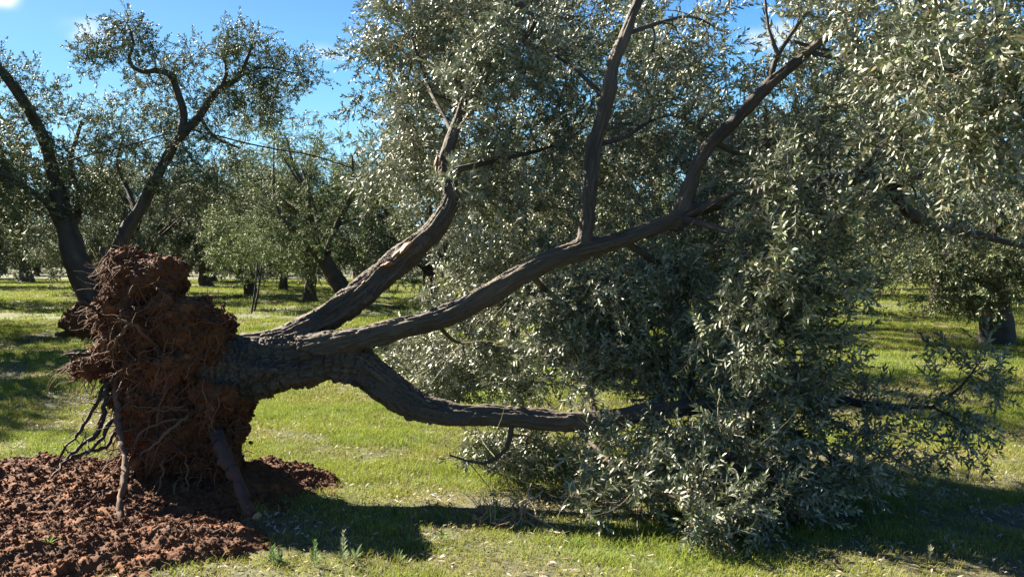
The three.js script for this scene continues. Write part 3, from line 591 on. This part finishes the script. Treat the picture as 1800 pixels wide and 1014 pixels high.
  top(fallen, 'fallen_olive_tree', 'large uprooted olive tree lying across the grass with its red root ball exposed', 'tree');
}

// ------------------------------------------------------------------ standing olives
function olive(seed, { H = 5.6, R = 2.7, trunkR = 0.24, fork = 1.15, lean = [0, 0], limbs = 4, clusters = 260, per = 9, variants = sprigMid, scale = 1, twigs = true, skirt = 0.85, sides = 18, tint = [1, 1, 1], stems = 1, spread = 0.14, gap = -0.35, extra = [] }) {
  const r = rng32(seed), g = new THREE.Group(), wood = [];
  const bases = stems === 1 ? [V(0, 0, 0)] : Array.from({ length: stems }, (_, i) => V((i - (stems - 1) / 2) * 0.55, 0, (r() - 0.5) * 0.3));
  for (const b of bases) {
    const lx = lean[0] + (r() - 0.5) * 0.2, lz = lean[1] + (r() - 0.5) * 0.2, tip = V(b.x + lx * fork, fork, b.z + lz * fork);
    const tr = resample([{ p: b.clone().setY(-0.12), r: trunkR * 1.75 }, { p: b.clone().setY(0.08), r: trunkR * 1.3 }, { p: b.clone().lerp(tip, 0.35).add(V(gauss(r) * 0.05, 0, gauss(r) * 0.05)), r: trunkR }, { p: b.clone().lerp(tip, 0.75), r: trunkR * 0.95 }, { p: tip, r: trunkR * 0.9 }, { p: tip.clone().add(V(lx * 0.2, 0.22, lz * 0.2)), r: trunkR * 0.5 }], 0.12);
    part(tube(tr, sides, { lump: 0.2, ridge: 0.16, seed }), M.bark, 'trunk', g);
    const n = Math.ceil(limbs / bases.length), a0 = r() * 6;
    for (let i = 0; i < n; i++) {
      const a = a0 + i / n * 6.283 + (r() - 0.5) * 0.7, out = V(Math.cos(a), 0, Math.sin(a)), q = [{ p: tip.clone().add(V(0, -0.1, 0)), r: trunkR * 0.6 }]; let p = tip.clone(); const hh = (H - fork) * (0.62 + 0.2 * r());
      for (let k = 1; k <= 5; k++) { const t = k / 5; p = tip.clone().addScaledVector(out, R * 0.62 * (t ** 0.8)).add(V(gauss(r) * 0.16, hh * t ** 1.05, gauss(r) * 0.16)).add(V(lx * hh * t * 0.4, 0, lz * hh * t * 0.4)); q.push({ p, r: trunkR * mix(0.52, 0.1, t) }); }
      const l = resample(q, 0.2); const lm = part(tube(l, Math.max(6, sides - 4), { lump: 0.12, ridge: 0.07, seed: seed + i }), M.bark, 'limb', g); wood.push(...l.slice(Math.floor(l.length * 0.25)));
      for (let s = 0; s < 3; s++) {
        const o = l[Math.floor(l.length * (0.35 + 0.2 * s))], d = unit(r).add(out).setY(0.35 + r() * 0.4).normalize(), len = R * (0.35 + 0.25 * r());
        const b2 = resample([o, { p: o.p.clone().addScaledVector(d, len * 0.5).add(V(0, 0.08, 0)), r: o.r * 0.5 }, { p: o.p.clone().addScaledVector(d, len).add(V(gauss(r) * 0.1, 0.2, gauss(r) * 0.1)), r: o.r * 0.25 }].map(z => ({ p: z.p, r: Math.min(z.r, o.r * 0.7) })), 0.2);
        if (twigs) part(tube(b2, 6, { seed: seed + s }), M.bark, 'branch', lm); wood.push(...b2);
      }
    }
  }
  const cy = mix(skirt, H, 0.5), ry = (H - skirt) / 2, cs = [], lump = 0.9 / R;
  while (cs.length < clusters) {
    const u = unit(r), sh = 1 + 0.24 * n3(u.x * 1.8 + seed, u.y * 1.8, u.z * 1.8) + 0.12 * n3(u.x * 4.5 + seed, u.y * 4.5, u.z * 4.5), k = 0.42 + 0.58 * Math.sqrt(r());
    const p = V(u.x * R * sh * k + lean[0] * H * 0.45, cy + (u.y < 0 ? -(Math.abs(u.y) ** 0.6) : u.y) * ry * sh * k, u.z * R * sh * k + lean[1] * H * 0.45);
    if (p.y < skirt * 0.85) continue;
    if (n3(p.x * lump + seed * 3, p.y * lump, p.z * lump) < gap + (r() - 0.5) * 0.25) continue;
    cs.push(p);
  }
  for (const [x, y, z, a, b, c, n] of extra) for (let i = 0; i < n; i++) { const u = unit(r).multiplyScalar(Math.cbrt(r())); cs.push(V(x + u.x * a, y + u.y * b, z + u.z * c)); }
  foliate(g, wood, cs, { seed: seed + 5, per, variants, scale, spread, bias: V(0, -0.05, 0), twigR: 0.016, tint, twigs, start: 0.25, leafMaterial: M.leafDull });
  return g;
}
function stand(g, px, d, turn, s = 1) { const p = at(px, 452, d); g.position.set(p.x, gnd(p.x, p.z) - 0.02, p.z); g.rotation.y = turn; g.scale.setScalar(s); return g; }

// the leaning tree behind the root ball, partly uprooted itself
{
  const g = new THREE.Group(), D = 17.5, wood = [], base = at(178, 590, D); g.position.copy(base); g.position.y = 0;
  const rel = p => p.sub(g.position);
  const line = a => resample(a.map(([x, y, d, r]) => ({ p: rel(at(x, y, d)), r })), 0.2);
  const rows = [
    ['trunk', line([[205, 600, D, 0.5], [180, 555, D, 0.40], [155, 505, D, 0.34], [132, 455, D, 0.31], [115, 400, D, 0.25], [98, 330, D, 0.2]]), 18],
    ['limb', line([[112, 385, D, 0.22], [98, 330, D, 0.19], [82, 265, D, 0.17], [62, 215, D, 0.16], [38, 175, D - 0.3, 0.15], [10, 135, D - 0.5, 0.13], [-20, 100, D - 0.6, 0.1]]), 12],
    ['limb', line([[108, 400, D, 0.14], [80, 355, D - 0.4, 0.1], [45, 330, D - 0.8, 0.08], [0, 305, D - 1.2, 0.07], [-40, 300, D - 1.4, 0.05]]), 10],
    ['limb', line([[120, 420, D, 0.14], [140, 350, D + 0.6, 0.1], [122, 290, D + 1, 0.08], [140, 220, D + 1.3, 0.05]]), 10],
    ['limb', line([[190, 555, D + 0.1, 0.26], [200, 470, D + 0.2, 0.24], [218, 412, D + 0.2, 0.2], [250, 360, D + 0.2, 0.17], [280, 300, D + 0.2, 0.15], [305, 255, D + 0.1, 0.14], [330, 222, D, 0.14]]), 14],
    ['limb', line([[318, 236, D, 0.12], [322, 200, D, 0.11], [312, 165, D - 0.1, 0.1], [298, 130, D - 0.2, 0.1], [272, 124, D - 0.3, 0.075], [248, 126, D - 0.3, 0.06], [228, 112, D - 0.4, 0.05], [226, 98, D - 0.4, 0.045], [234, 75, D - 0.4, 0.035], [222, 40, D - 0.4, 0.02]]), 12],
    ['limb', line([[325, 228, D, 0.13], [350, 204, D, 0.12], [365, 180, D, 0.11], [390, 152, D + 0.1, 0.1], [418, 138, D + 0.2, 0.08], [432, 108, D + 0.2, 0.05], [442, 80, D + 0.2, 0.03]]), 12],
    ['limb', line([[388, 154, D + 0.1, 0.06], [397, 130, D, 0.05], [395, 105, D, 0.045], [388, 88, D, 0.03]]), 8],
    ['limb', line([[420, 135, D + 0.2, 0.05], [460, 118, D + 0.3, 0.04], [500, 125, D + 0.5, 0.025], [530, 130, D + 0.6, 0.015]]), 8],
    ['limb', line([[240, 380, D + 0.2, 0.1], [222, 330, D + 0.7, 0.07], [205, 290, D + 1, 0.05], [215, 240, D + 1.2, 0.03]]), 8],
    ['limb', line([[350, 204, D, 0.06], [375, 240, D + 0.6, 0.05], [420, 260, D + 1.0, 0.03]]), 8],
  ];
  rows.forEach(([n, l, s], i) => { for (const q of l) q.r *= i ? 0.66 : 0.76; part(tube(l, s, { lump: 0.14, ridge: 0.09, seed: 200 + i }), M.bark, n, g); if (i) wood.push(...l.slice(2)); });
  const r = rng32(301);
  const cs = fill(r, [
    [55, 150, D, 75, 70, 1.0, 46], [40, 260, D, 100, 80, 1.3, 80], [130, 300, D + 0.6, 90, 80, 1.3, 75], [60, 350, D, 120, 70, 1.4, 70], [160, 210, D + 1, 45, 50, 0.7, 20],
    [225, 40, D - 0.3, 26, 36, 0.4, 16], [175, 90, D - 0.4, 40, 30, 0.4, 18], [235, 85, D - 0.4, 45, 40, 0.5, 20], [300, 110, D, 60, 60, 0.7, 26], [265, 180, D + 0.5, 65, 70, 0.9, 42], [240, 270, D + 0.8, 80, 80, 1.0, 60],
    [330, 280, D + 0.5, 90, 80, 1.1, 62], [390, 320, D + 0.8, 90, 70, 1.1, 54], [430, 100, D + 0.2, 60, 55, 0.7, 44], [500, 135, D + 0.4, 60, 45, 0.6, 40], [440, 180, D + 0.6, 75, 50, 0.8, 56], [380, 190, D, 50, 60, 0.7, 26], [395, 80, D, 25, 40, 0.4, 12],
  ], p => n3(p.x * 0.9, p.y * 0.9, p.z * 0.9) > -0.5).map(rel);
  foliate(g, wood, cs, { seed: 302, per: 8, variants: sprigStand, scale: 1.1, spread: 0.2, bias: V(0, 0.12, 0), twigR: 0.016, start: 0.2, leafMaterial: M.leafDull });
  // lifted earth round its foot
  const r2 = rng32(305), P = [];
  const f = (x, y, z) => { const a = Math.hypot((x + 0.0) / 0.75, (y - 0.25) / 0.5, z / 0.6), b = Math.hypot((x - 0.45) / 0.5, (y - 0.75) / 0.6, z / 0.5); return Math.min((a - 1) * 0.5, (b - 1) * 0.5) + 0.12 * fbm(x * 3, y * 3, z * 3, 5, 0.6) + 0.04 * Math.abs(n3(x * 13, y * 13, z * 13)); };
  const e = meshField(f, V(-1.1, -0.1, -0.9), V(1.3, 1.6, 0.9), 0.025, 0.2), ec = []; for (let i = 0; i < e.pos.length; i += 3) soilColor(e.pos[i], e.pos[i + 1], e.pos[i + 2], ec);
  part(geo(e.pos, e.idx, ec), M.soil, 'lifted_earth', g);
  part(tube(line([[150, 588, D, 0.09], [120, 586, D - 0.2, 0.06], [95, 588, D - 0.3, 0.03]]), 8, { colour: [0.07, 0.045, 0.03] }), M.root, 'root', g);
  top(g, 'leaning_olive_tree', 'leaning olive tree with forked crooked limbs right behind the exposed root ball', 'tree');
}

const GR = 'standing olive trees of the grove';
const nearA = { variants: sprigStand, scale: 1.15, per: 10, clusters: 400, sides: 14, spread: 0.15 };
{
  // by hand: the trees one can tell apart
  const named = [
    [() => olive(401, { ...nearA, H: 6.2, R: 3.9, trunkR: 0.22, fork: 1.5, clusters: 900, skirt: 0.8, extra: [[-0.5, 1.35, 1.2, 1.5, 0.5, 0.6, 90], [-1.3, 1.0, 1.2, 0.5, 0.4, 0.5, 20]] }), 1755, 15.8, 0, 'stout dark olive trunk at the right edge of the grove, under a dense crown'],
    [() => olive(402, { ...nearA, H: 5.6, R: 2.6, trunkR: 0.075, fork: 1.6, stems: 2, limbs: 6, clusters: 420, skirt: 1.7 }), 935, 12.8, 0.1, 'olive with two slim reddish stems right behind the fallen crown'],
    [() => olive(403, { H: 5.2, R: 2.5, trunkR: 0.19, fork: 1.0, lean: [0.05, 0], clusters: 330, per: 10, limbs: 3 }), 545, 31, 0.4, 'olive with Y-shaped trunk on the striped grass, nearest left of the fallen trunk'],
    [() => olive(404, { H: 4.9, R: 2.4, trunkR: 0.17, fork: 1.35, clusters: 300, per: 10, limbs: 4 }), 497, 42, 2.0, 'olive with straight slim trunk just left of the Y-shaped one'],
    [() => olive(405, { ...nearA, H: 5.8, R: 2.9, trunkR: 0.24, fork: 1.5, lean: [-0.75, 0], clusters: 420, tint: [1.1, 1.25, 0.85] }), 625, 27, 0, 'brighter green olive whose trunk leans left behind the upper limb'],
    [() => olive(406, { H: 5.2, R: 2.9, trunkR: 0.34, fork: 1.3, clusters: 340, per: 10 }), 45, 56, 1.2, 'thick-trunked olive standing alone on the grass at far left'],
    [() => olive(407, { H: 5.8, R: 3.0, trunkR: 0.26, fork: 1.6, clusters: 360, per: 10 }), 158, 38, 2.7, 'upright olive trunk seen between the leaning trunk and the root ball'],
    [() => olive(408, { ...nearA, H: 5.4, R: 3.0, trunkR: 0.2, fork: 1.3, clusters: 400 }), 1180, 20, 0.7, 'olive directly behind the middle of the fallen crown'],
    [() => olive(409, { ...nearA, H: 6.2, R: 3.2, trunkR: 0.24, fork: 1.4, clusters: 430 }), 1400, 25, 4.1, 'olive behind the hanging pale leaves right of the fallen crown'],
    [() => olive(410, { H: 5.6, R: 3.0, trunkR: 0.24, fork: 1.2, clusters: 360, per: 11 }), 760, 29, 3.3, 'olive whose crown shows behind the upper limb with torn bark'],
    [() => olive(411, { H: 5.4, R: 2.8, trunkR: 0.28, fork: 1.2, clusters: 330, per: 10 }), 360, 47, 5.0, 'olive whose low crown hangs above the top of the root ball'],
    [() => olive(412, { H: 5.4, R: 3.0, trunkR: 0.26, fork: 1.3, clusters: 330, per: 10 }), 1540, 43, 0.9, 'olive at the end of the striped grass aisle on the right'],
    [() => olive(413, { H: 5.3, R: 2.9, trunkR: 0.22, fork: 1.2, clusters: 360, per: 11 }), 440, 37, 1.6, 'olive whose crown fills the view behind the two stakes'],
    [() => olive(414, { H: 5.6, R: 2.9, trunkR: 0.22, fork: 1.3, clusters: 360, per: 11 }), 262, 34, 2.4, 'olive with its trunk hidden by the root ball and crown under the forked limb'],
    [() => olive(415, { ...nearA, H: 5.8, R: 3.0, trunkR: 0.2, fork: 1.3, clusters: 420 }), 1650, 27, 5.4, 'olive between the striped aisle and the stout trunk at the right edge'],
  ];
  for (const [make, px, d, turn, label] of named) top(stand(make(), px, d, turn), 'olive_tree', label, 'tree', GR);
  // rows beyond: copies of three far trees
  const protos = [501, 502, 503].map((s, i) => olive(s, { H: 5.2 + 0.3 * i, R: 2.8 + 0.15 * i, trunkR: 0.26 + 0.04 * i, fork: 1.2, clusters: 170, per: 9, variants: sprigFar, scale: 0.8, twigs: false, sides: 8, limbs: 4, spread: 0.2, skirt: 0.8 }));
  const r = rng32(510), used = [0, 0, 0], spots = named.map(([, px, d]) => at(px, 452, d));
  for (let row = -2; row < 15; row++) {
    const z = -(36 + row * 9.5), half = 0.64 * -z + 7;
    for (let x = -half - (row < 5 ? 14 : 2) + (Math.abs(row) % 2) * 4; x < half; x += 9.4) {
      const p = V(x + gauss(r) * 1.3, 0, z + gauss(r) * 1.3);
      if (spots.some(s => Math.hypot(s.x - p.x, s.z - p.z) < 6.5)) continue;
      const px = CX + p.x / -p.z * F; if (px > 760 && px < 1400 && row > 5 && row % 3) continue; if (row < 0 && px > -120 && (px < 780 || px > 1360)) continue;
      const k = Math.floor(r() * 3), o = used[k]++ ? protos[k].clone() : protos[k];
      o.position.set(p.x, gnd(p.x, p.z) - 0.02, p.z); o.rotation.y = r() * 6.28; o.scale.setScalar(0.85 + 0.35 * r());
      const where = px < -60 ? 'beyond the left edge' : px < 200 ? 'left of the root ball' : px < 420 ? 'above the root ball' : px < 760 ? 'between the root ball and the upper limb' : px < 1180 ? 'seen through the fallen crown' : px < 1480 ? 'behind the hanging pale leaves' : 'along the striped aisle on the right';
      const far = row < 0 ? 'nearest rows' : row < 3 ? 'front rows' : row < 6 ? 'middle rows' : row < 9 ? 'back rows' : 'farthest rows';
      top(o, 'distant_olive_tree', `distant olive tree in the ${far}, ${where}`, 'tree', `distant olives of the ${far}, ${where}`);
    }
  }
  // trees left of the view whose shadows stripe the grass
  for (const [x, z, t, which] of [[-16, -21, 1, 'middle'], [-18.5, -30, 2, 'farthest'], [-11.5, -12.2, 3.3, 'nearest']]) {
    const o = olive(600 + t, { H: 5.4, R: 2.7, trunkR: 0.25, clusters: 300, per: 10 }); o.position.set(x, gnd(x, z) - 0.02, z); o.rotation.y = t;
    top(o, 'olive_tree', `${which} of three olive trees beyond the left edge of the picture`, 'tree', 'olive trees left of the view');
  }
}

{ // the far edge of the grove, one mass
  const r = rng32(640), n = 9000, im = new THREE.InstancedMesh(sprigFar[0], M.leafDull, n), o = new THREE.Object3D(), c = new THREE.Color();
  for (let i = 0; i < n; i++) {
    const x = (r() * 2 - 1) * 175, h = (3.6 + 1.6 * n3(x * 0.11, 1, 3) + 0.8 * n3(x * 0.4, 1, 3)) * Math.sqrt(r());
    o.position.set(x, h, -186 + gauss(r) * 6); o.rotation.set(r() * 6, r() * 6, r() * 6); o.scale.setScalar(2.2 + r()); o.updateMatrix(); im.setMatrixAt(i, o.matrix); const b = 0.7 + 0.5 * r(); im.setColorAt(i, c.setRGB(b, b, b));
  }
  top(im, 'far_wood', 'far tree line closing the grove at the horizon', 'trees', null, 'stuff');
}

// ------------------------------------------------------------------ grass and litter
function tuft(seed, n, spreadR, hgt, w, lean = 0.5) {
  const r = rng32(seed), P = [], C = [];
  for (let i = 0; i < n; i++) {
    const a = r() * 6.283, q = Math.sqrt(r()) * spreadR, bx = Math.cos(a) * q, bz = Math.sin(a) * q, h = hgt * (0.5 + 0.7 * r()), th = r() * 6.283, lx = Math.cos(th) * h * lean * (0.4 + r()), lz = Math.sin(th) * h * lean * (0.4 + r()), sx = -Math.sin(th) * w, sz = Math.cos(th) * w;
    const t = r(), c = t < 0.10 ? [0.24, 0.205, 0.09] : t < 0.5 ? [0.190, 0.214, 0.038] : [0.145, 0.176, 0.028], v = 0.8 + 0.4 * r(), k = c.map(x => x * v);
    const m = 0.55, A = [bx - sx, 0, bz - sz], B = [bx + sx, 0, bz + sz], D = [bx + lx * 0.35 - sx * 0.8, h * m, bz + lz * 0.35 - sz * 0.8], E = [bx + lx * 0.35 + sx * 0.8, h * m, bz + lz * 0.35 + sz * 0.8], T = [bx + lx, h * (1 - lean * 0.25), bz + lz];
    for (const p of [A, B, D, B, E, D, D, E, T]) { P.push(...p); C.push(...k); }
  }
  return geo(P, null, C);
}
{
  const r = rng32(700);
  const sets = [[tuft(701, 26, 0.085, 0.045, 0.0016, 0.95), 3.2, 9.5, 13500, 1], [tuft(702, 24, 0.10, 0.05, 0.002, 0.95), 4, 12, 9000, 1], [tuft(703, 26, 0.14, 0.065, 0.0036, 0.95), 9, 22, 17000, 1], [tuft(704, 26, 0.3, 0.085, 0.008, 0.95), 18, 60, 22000, 1]];
  for (const [g, d0, d1, n, s0] of sets) {
    const mats = [], cols = [], o = new THREE.Object3D();
    for (let i = 0; i < n; i++) {
      const d = Math.sqrt(mix(d0 * d0, d1 * d1, r())), x = (r() * 2 - 1) * (0.62 * d + 0.8), z = -d;
      if (onHeap(x, z)) continue;
      const b = bare(x, z); if (r() < b * 1.15 - 0.28) continue;
      o.position.set(x, gnd(x, z) - 0.004, z); o.rotation.set(0, r() * 6.283, 0); const tall = 0.7 + 0.7 * r() + (r() < 0.03 ? 0.9 : 0); o.scale.set(s0, s0 * tall * (1.15 - 0.4 * b), s0); o.updateMatrix();
      mats.push(o.matrix.clone()); const y = clamp(b * 1.3 - 0.2), v = 0.8 + 0.4 * r(), h = 0.5 + 0.5 * n3(x * 0.6, 9, z * 0.6);
      cols.push([v * mix(0.85 + 0.25 * h, 1.2, y), v * mix(1.0 + 0.12 * h, 0.98, y), v * mix(0.85, 1.2, y)]);
    }
    const im = new THREE.InstancedMesh(g, M.grass, mats.length), c = new THREE.Color();
    mats.forEach((m, i) => { im.setMatrixAt(i, m); im.setColorAt(i, c.setRGB(...cols[i])); });
    top(im, 'grass', 'short green and straw coloured grass covering the orchard floor', 'grass', 'grass cover', 'stuff');
  }
  for (const [seed, c] of [[720, [0.22, 0.165, 0.10]], [721, [0.10, 0.062, 0.036]], [722, [0.26, 0.235, 0.19]]]) {
    const P = [], C = [], q = rng32(seed); leafInto(P, C, V(-0.5, 0, 0), V(1, 0, 0), V(0, 1, 0), 1, 0.24, c);
    const g = geo(P, null, C), n = 13000, mats = [], o = new THREE.Object3D();
    for (let i = 0; i < n; i++) {
      const d = Math.sqrt(mix(10, 150, q())), x = (q() * 2 - 1) * (0.62 * d + 0.6), z = -d;
      if (onHeap(x, z) && q() > 0.03) continue; if (q() > 0.25 + bare(x, z)) continue;
      o.position.set(x, gnd(x, z) + 0.006 + 0.02 * q(), z); o.rotation.set((q() - 0.5) * 1.1, q() * 6.283, (q() - 0.5) * 1.1); o.scale.setScalar(0.018 + 0.034 * q()); o.updateMatrix(); mats.push(o.matrix.clone());
    }
    const im = new THREE.InstancedMesh(g, M.litter, mats.length); mats.forEach((m, i) => im.setMatrixAt(i, m));
    top(im, 'leaf_litter', 'dry fallen olive leaves strewn through the grass', 'leaf litter', 'leaf litter', 'stuff');
  }
}

// ------------------------------------------------------------------ weeds, twigs, stakes, cables
function groundAt(px, py) { const d = EYE * F / (py - 452); const p = at(px, 452, d); p.y = gnd(p.x, p.z); if (onHeap(p.x, p.z)) p.y = heapTop(p.x, p.z); return p; }
function spikeWeed(px, py, h, label, seed, c = [0.11, 0.17, 0.06], pale = 0) {
  const r = rng32(seed), g = new THREE.Group(), b = groundAt(px, py), P = [], C = []; g.position.copy(b);
  const line = []; for (let i = 0; i <= 6; i++) line.push({ p: V(gauss(r) * 0.004, h * i / 6 - 0.01, gauss(r) * 0.004), r: 0.0035 * (1 - i * 0.1) });
  part(tube(line, 5, { lump: 0, ridge: 0, colour: [0.16, 0.19, 0.08] }), M.wood, 'stem', g);
  for (let i = 0; i < 46; i++) {
    const t = 0.12 + 0.88 * i / 46, a = i * 2.4 + r(), o = V(Math.cos(a), 0.55 + 0.9 * t, Math.sin(a)).normalize(), l = (0.055 - 0.035 * t) * (0.7 + 0.5 * r()), v = 0.85 + 0.3 * r();
    leafInto(P, C, V(0, h * t - 0.01, 0), o, V(0, 1, 0.1), l, l * 0.24, [mix(c[0], 0.3, pale * t) * v, mix(c[1], 0.3, pale * t) * v, mix(c[2], 0.2, pale * t) * v]);
  }
  part(geo(P, null, C), M.grass, 'leaves', g, 'stuff');
  return top(g, 'weed', label, 'plant');
}
function rosette(px, py, n, l, label, seed, c = [0.12, 0.19, 0.045]) {
  const r = rng32(seed), g = new THREE.Group(), shared = [0, 1].map(k => { const P = [], C = [], lift = 0.5 + 0.45 * k, d = V(Math.cos(lift), Math.sin(lift), 0); leafInto(P, C, V(0, 0, 0), d, V(-Math.sin(lift), Math.cos(lift), 0), 1, 0.2, c); return geo(P, null, C); });
  g.position.copy(groundAt(px, py));
  for (let i = 0; i < n; i++) { const m = part(shared[i % 2], M.grass, 'leaf', g); m.rotation.y = i * 2.4 + r() * 0.5; m.scale.setScalar(l * (0.7 + 0.5 * r())); }
  return top(g, 'leafy_weed', label, 'plant');
}
spikeWeed(600, 1012, 0.17, 'tall weed with a pale seed spike at the bottom edge', 801, [0.13, 0.18, 0.09], 0.7);
spikeWeed(549, 1016, 0.14, 'bright green spiky weed left of the pale seed spike', 802);
spikeWeed(546, 975, 0.075, 'small bright weed standing in the root ball shadow', 803, [0.13, 0.2, 0.05]);
spikeWeed(474, 1010, 0.10, 'feathery green weed at the right foot of the soil heap', 804);
spikeWeed(488, 1014, 0.08, 'short feathery weed beside the soil heap weed', 805);
spikeWeed(872, 915, 0.13, 'fresh green shoot growing through the dry twigs', 806, [0.12, 0.2, 0.03]);
spikeWeed(860, 922, 0.10, 'lower green shoot left among the dry twigs', 807, [0.12, 0.2, 0.03]);
spikeWeed(740, 925, 0.07, 'small upright weed at the tip of the sunlit wedge', 808);
spikeWeed(770, 922, 0.06, 'second upright weed on the sunlit wedge', 809);
spikeWeed(690, 912, 0.05, 'tiny weed nearest the root ball on the sunlit wedge', 810);
spikeWeed(1645, 1000, 0.10, 'thin pale grass stalk in the shade at lower right', 811, [0.2, 0.2, 0.12], 0.6);
rosette(620, 1004, 9, 0.075, 'grey-green long-leaved weed beside the pale seed spike', 821, [0.11, 0.15, 0.06]);
rosette(697, 1000, 13, 0.065, 'broad-leaved rosette at the bottom edge in half shade', 822, [0.11, 0.155, 0.05]);
rosette(712, 970, 12, 0.085, 'sunlit bright green rosette at the edge of the shadow', 823);
rosette(775, 952, 12, 0.07, 'bright green rosette between the shadow and the dry twigs', 824);
rosette(735, 970, 9, 0.06, 'small rosette right of the sunlit bright green one', 825);
rosette(76, 1004, 12, 0.05, 'little bright grass tuft on the soil heap', 826, [0.15, 0.21, 0.05]);
rosette(10, 830, 8, 0.05, 'tiny green seedling on the far rim of the soil heap', 827, [0.15, 0.22, 0.04]);
rosette(1010, 962, 10, 0.07, 'green tuft by the long dry twig', 828);
rosette(1265, 962, 12, 0.08, 'leafy grass clump below the hanging fallen leaves', 829, [0.11, 0.18, 0.03]);

{ // dry twigs
  const r = rng32(850), g = new THREE.Group(); g.position.copy(groundAt(895, 912));
  const rel = p => p.sub(g.position);
  const longs = [[[918, 892, 5.45], [925, 905, 5.38], [950, 930, 5.16], [985, 955, 4.95]], [[985, 957, 4.9], [965, 950, 4.95], [950, 946, 4.98]], [[915, 900, 5.4], [930, 880, 5.4], [928, 862, 5.45], [935, 850, 5.45]], [[925, 885, 5.4], [945, 872, 5.45], [955, 862, 5.45]], [[915, 895, 5.4], [900, 875, 5.4], [880, 868, 5.45]], [[930, 880, 5.4], [940, 895, 5.35], [942, 912, 5.3]]];
  longs.forEach((a, i) => part(tube(resample(a.map(([x, y, d], k) => { const p = at(x, y, d); const gy = gnd(p.x, p.z) + 0.012; if (p.y < gy || i < 2) p.y = Math.max(gy, i < 2 ? gy + 0.01 : p.y); return { p: rel(p), r: mix(0.008, 0.004, k / (a.length - 1)) }; }), 0.05), 6, { lump: 0.15, ridge: 0, colour: [0.30, 0.23, 0.15] }), M.wood, 'twig', g));
  for (let i = 0; i < 120; i++) {
    let p = V((r() - 0.5) * 0.42, 0.005, (r() - 0.5) * 0.45), d = unit(r); d.y = Math.abs(d.y) * 0.8 + 0.25; d.normalize(); const ln = [];
    for (let k = 0; k < 5; k++) { ln.push({ p: p.clone(), r: 0.0032 * (1 - k * 0.14) }); d.addScaledVector(unit(r), 0.4).normalize(); p = p.clone().addScaledVector(d, 0.03 + 0.015 * r()); if (p.y < 0.005) p.y = 0.005; }
    part(tube(ln, 4, { lump: 0, ridge: 0, colour: r() < 0.4 ? [0.17, 0.085, 0.045] : [0.25, 0.185, 0.11], cap: false }), M.wood, 'twig', g);
  }
  top(g, 'dry_twig_pile', 'tangle of dry bare twigs lying on the sunlit grass', 'twigs');
}
for (const [a, b, label] of [[[440, 552], [452, 462], 'left of two thin dark stakes on the striped grass'], [[445, 550], [459, 466], 'right of two thin dark stakes on the striped grass']]) {
  const d = EYE * F / (a[1] - 452), p = at(a[0], 452, d), q = at(b[0], b[1], d); p.y = gnd(p.x, p.z) - 0.05;
  const mid = p.clone().lerp(q, 0.5); mid.x += 0.02;
  const m = new THREE.Mesh(tube(resample([{ p, r: 0.028 }, { p: mid, r: 0.026 }, { p: q, r: 0.022 }], 0.15), 8, { lump: 0.12, ridge: 0.05, colour: [0.03, 0.026, 0.022] }), M.bark);
  top(m, 'stake', label, 'stake', 'pair of dark stakes');
}
for (const [pts, label] of [
  [[[335, 228, 17.4], [290, 236, 17.5], [240, 251, 17.7], [190, 265, 17.9], [150, 273, 18.1], [95, 290, 18.2]], 'dark cable strung from the forked limb down to the left'],
  [[[330, 226, 17.4], [380, 238, 17.6], [430, 251, 17.9], [490, 263, 18.4], [545, 272, 18.9], [620, 296, 19.4]], 'dark cable strung from the forked limb away to the right']])
  top(new THREE.Mesh(tube(resample(pts.map(p => ({ p: at(...p), r: 0.016 })), 0.3), 7, { lump: 0, ridge: 0, colour: [0.03, 0.03, 0.033] }), M.bark), 'support_cable', label, 'cable', 'cables in the leaning tree');

// ------------------------------------------------------------------ render
const renderer = new THREE.WebGLRenderer({ antialias: true });
renderer.shadowMap.enabled = true; renderer.shadowMap.type = THREE.PCFSoftShadowMap;
renderer.toneMapping = THREE.LinearToneMapping;
renderer.toneMappingExposure = EXPOSURE;
renderer.setSize(1024, 576);
renderer.render(scene, camera);
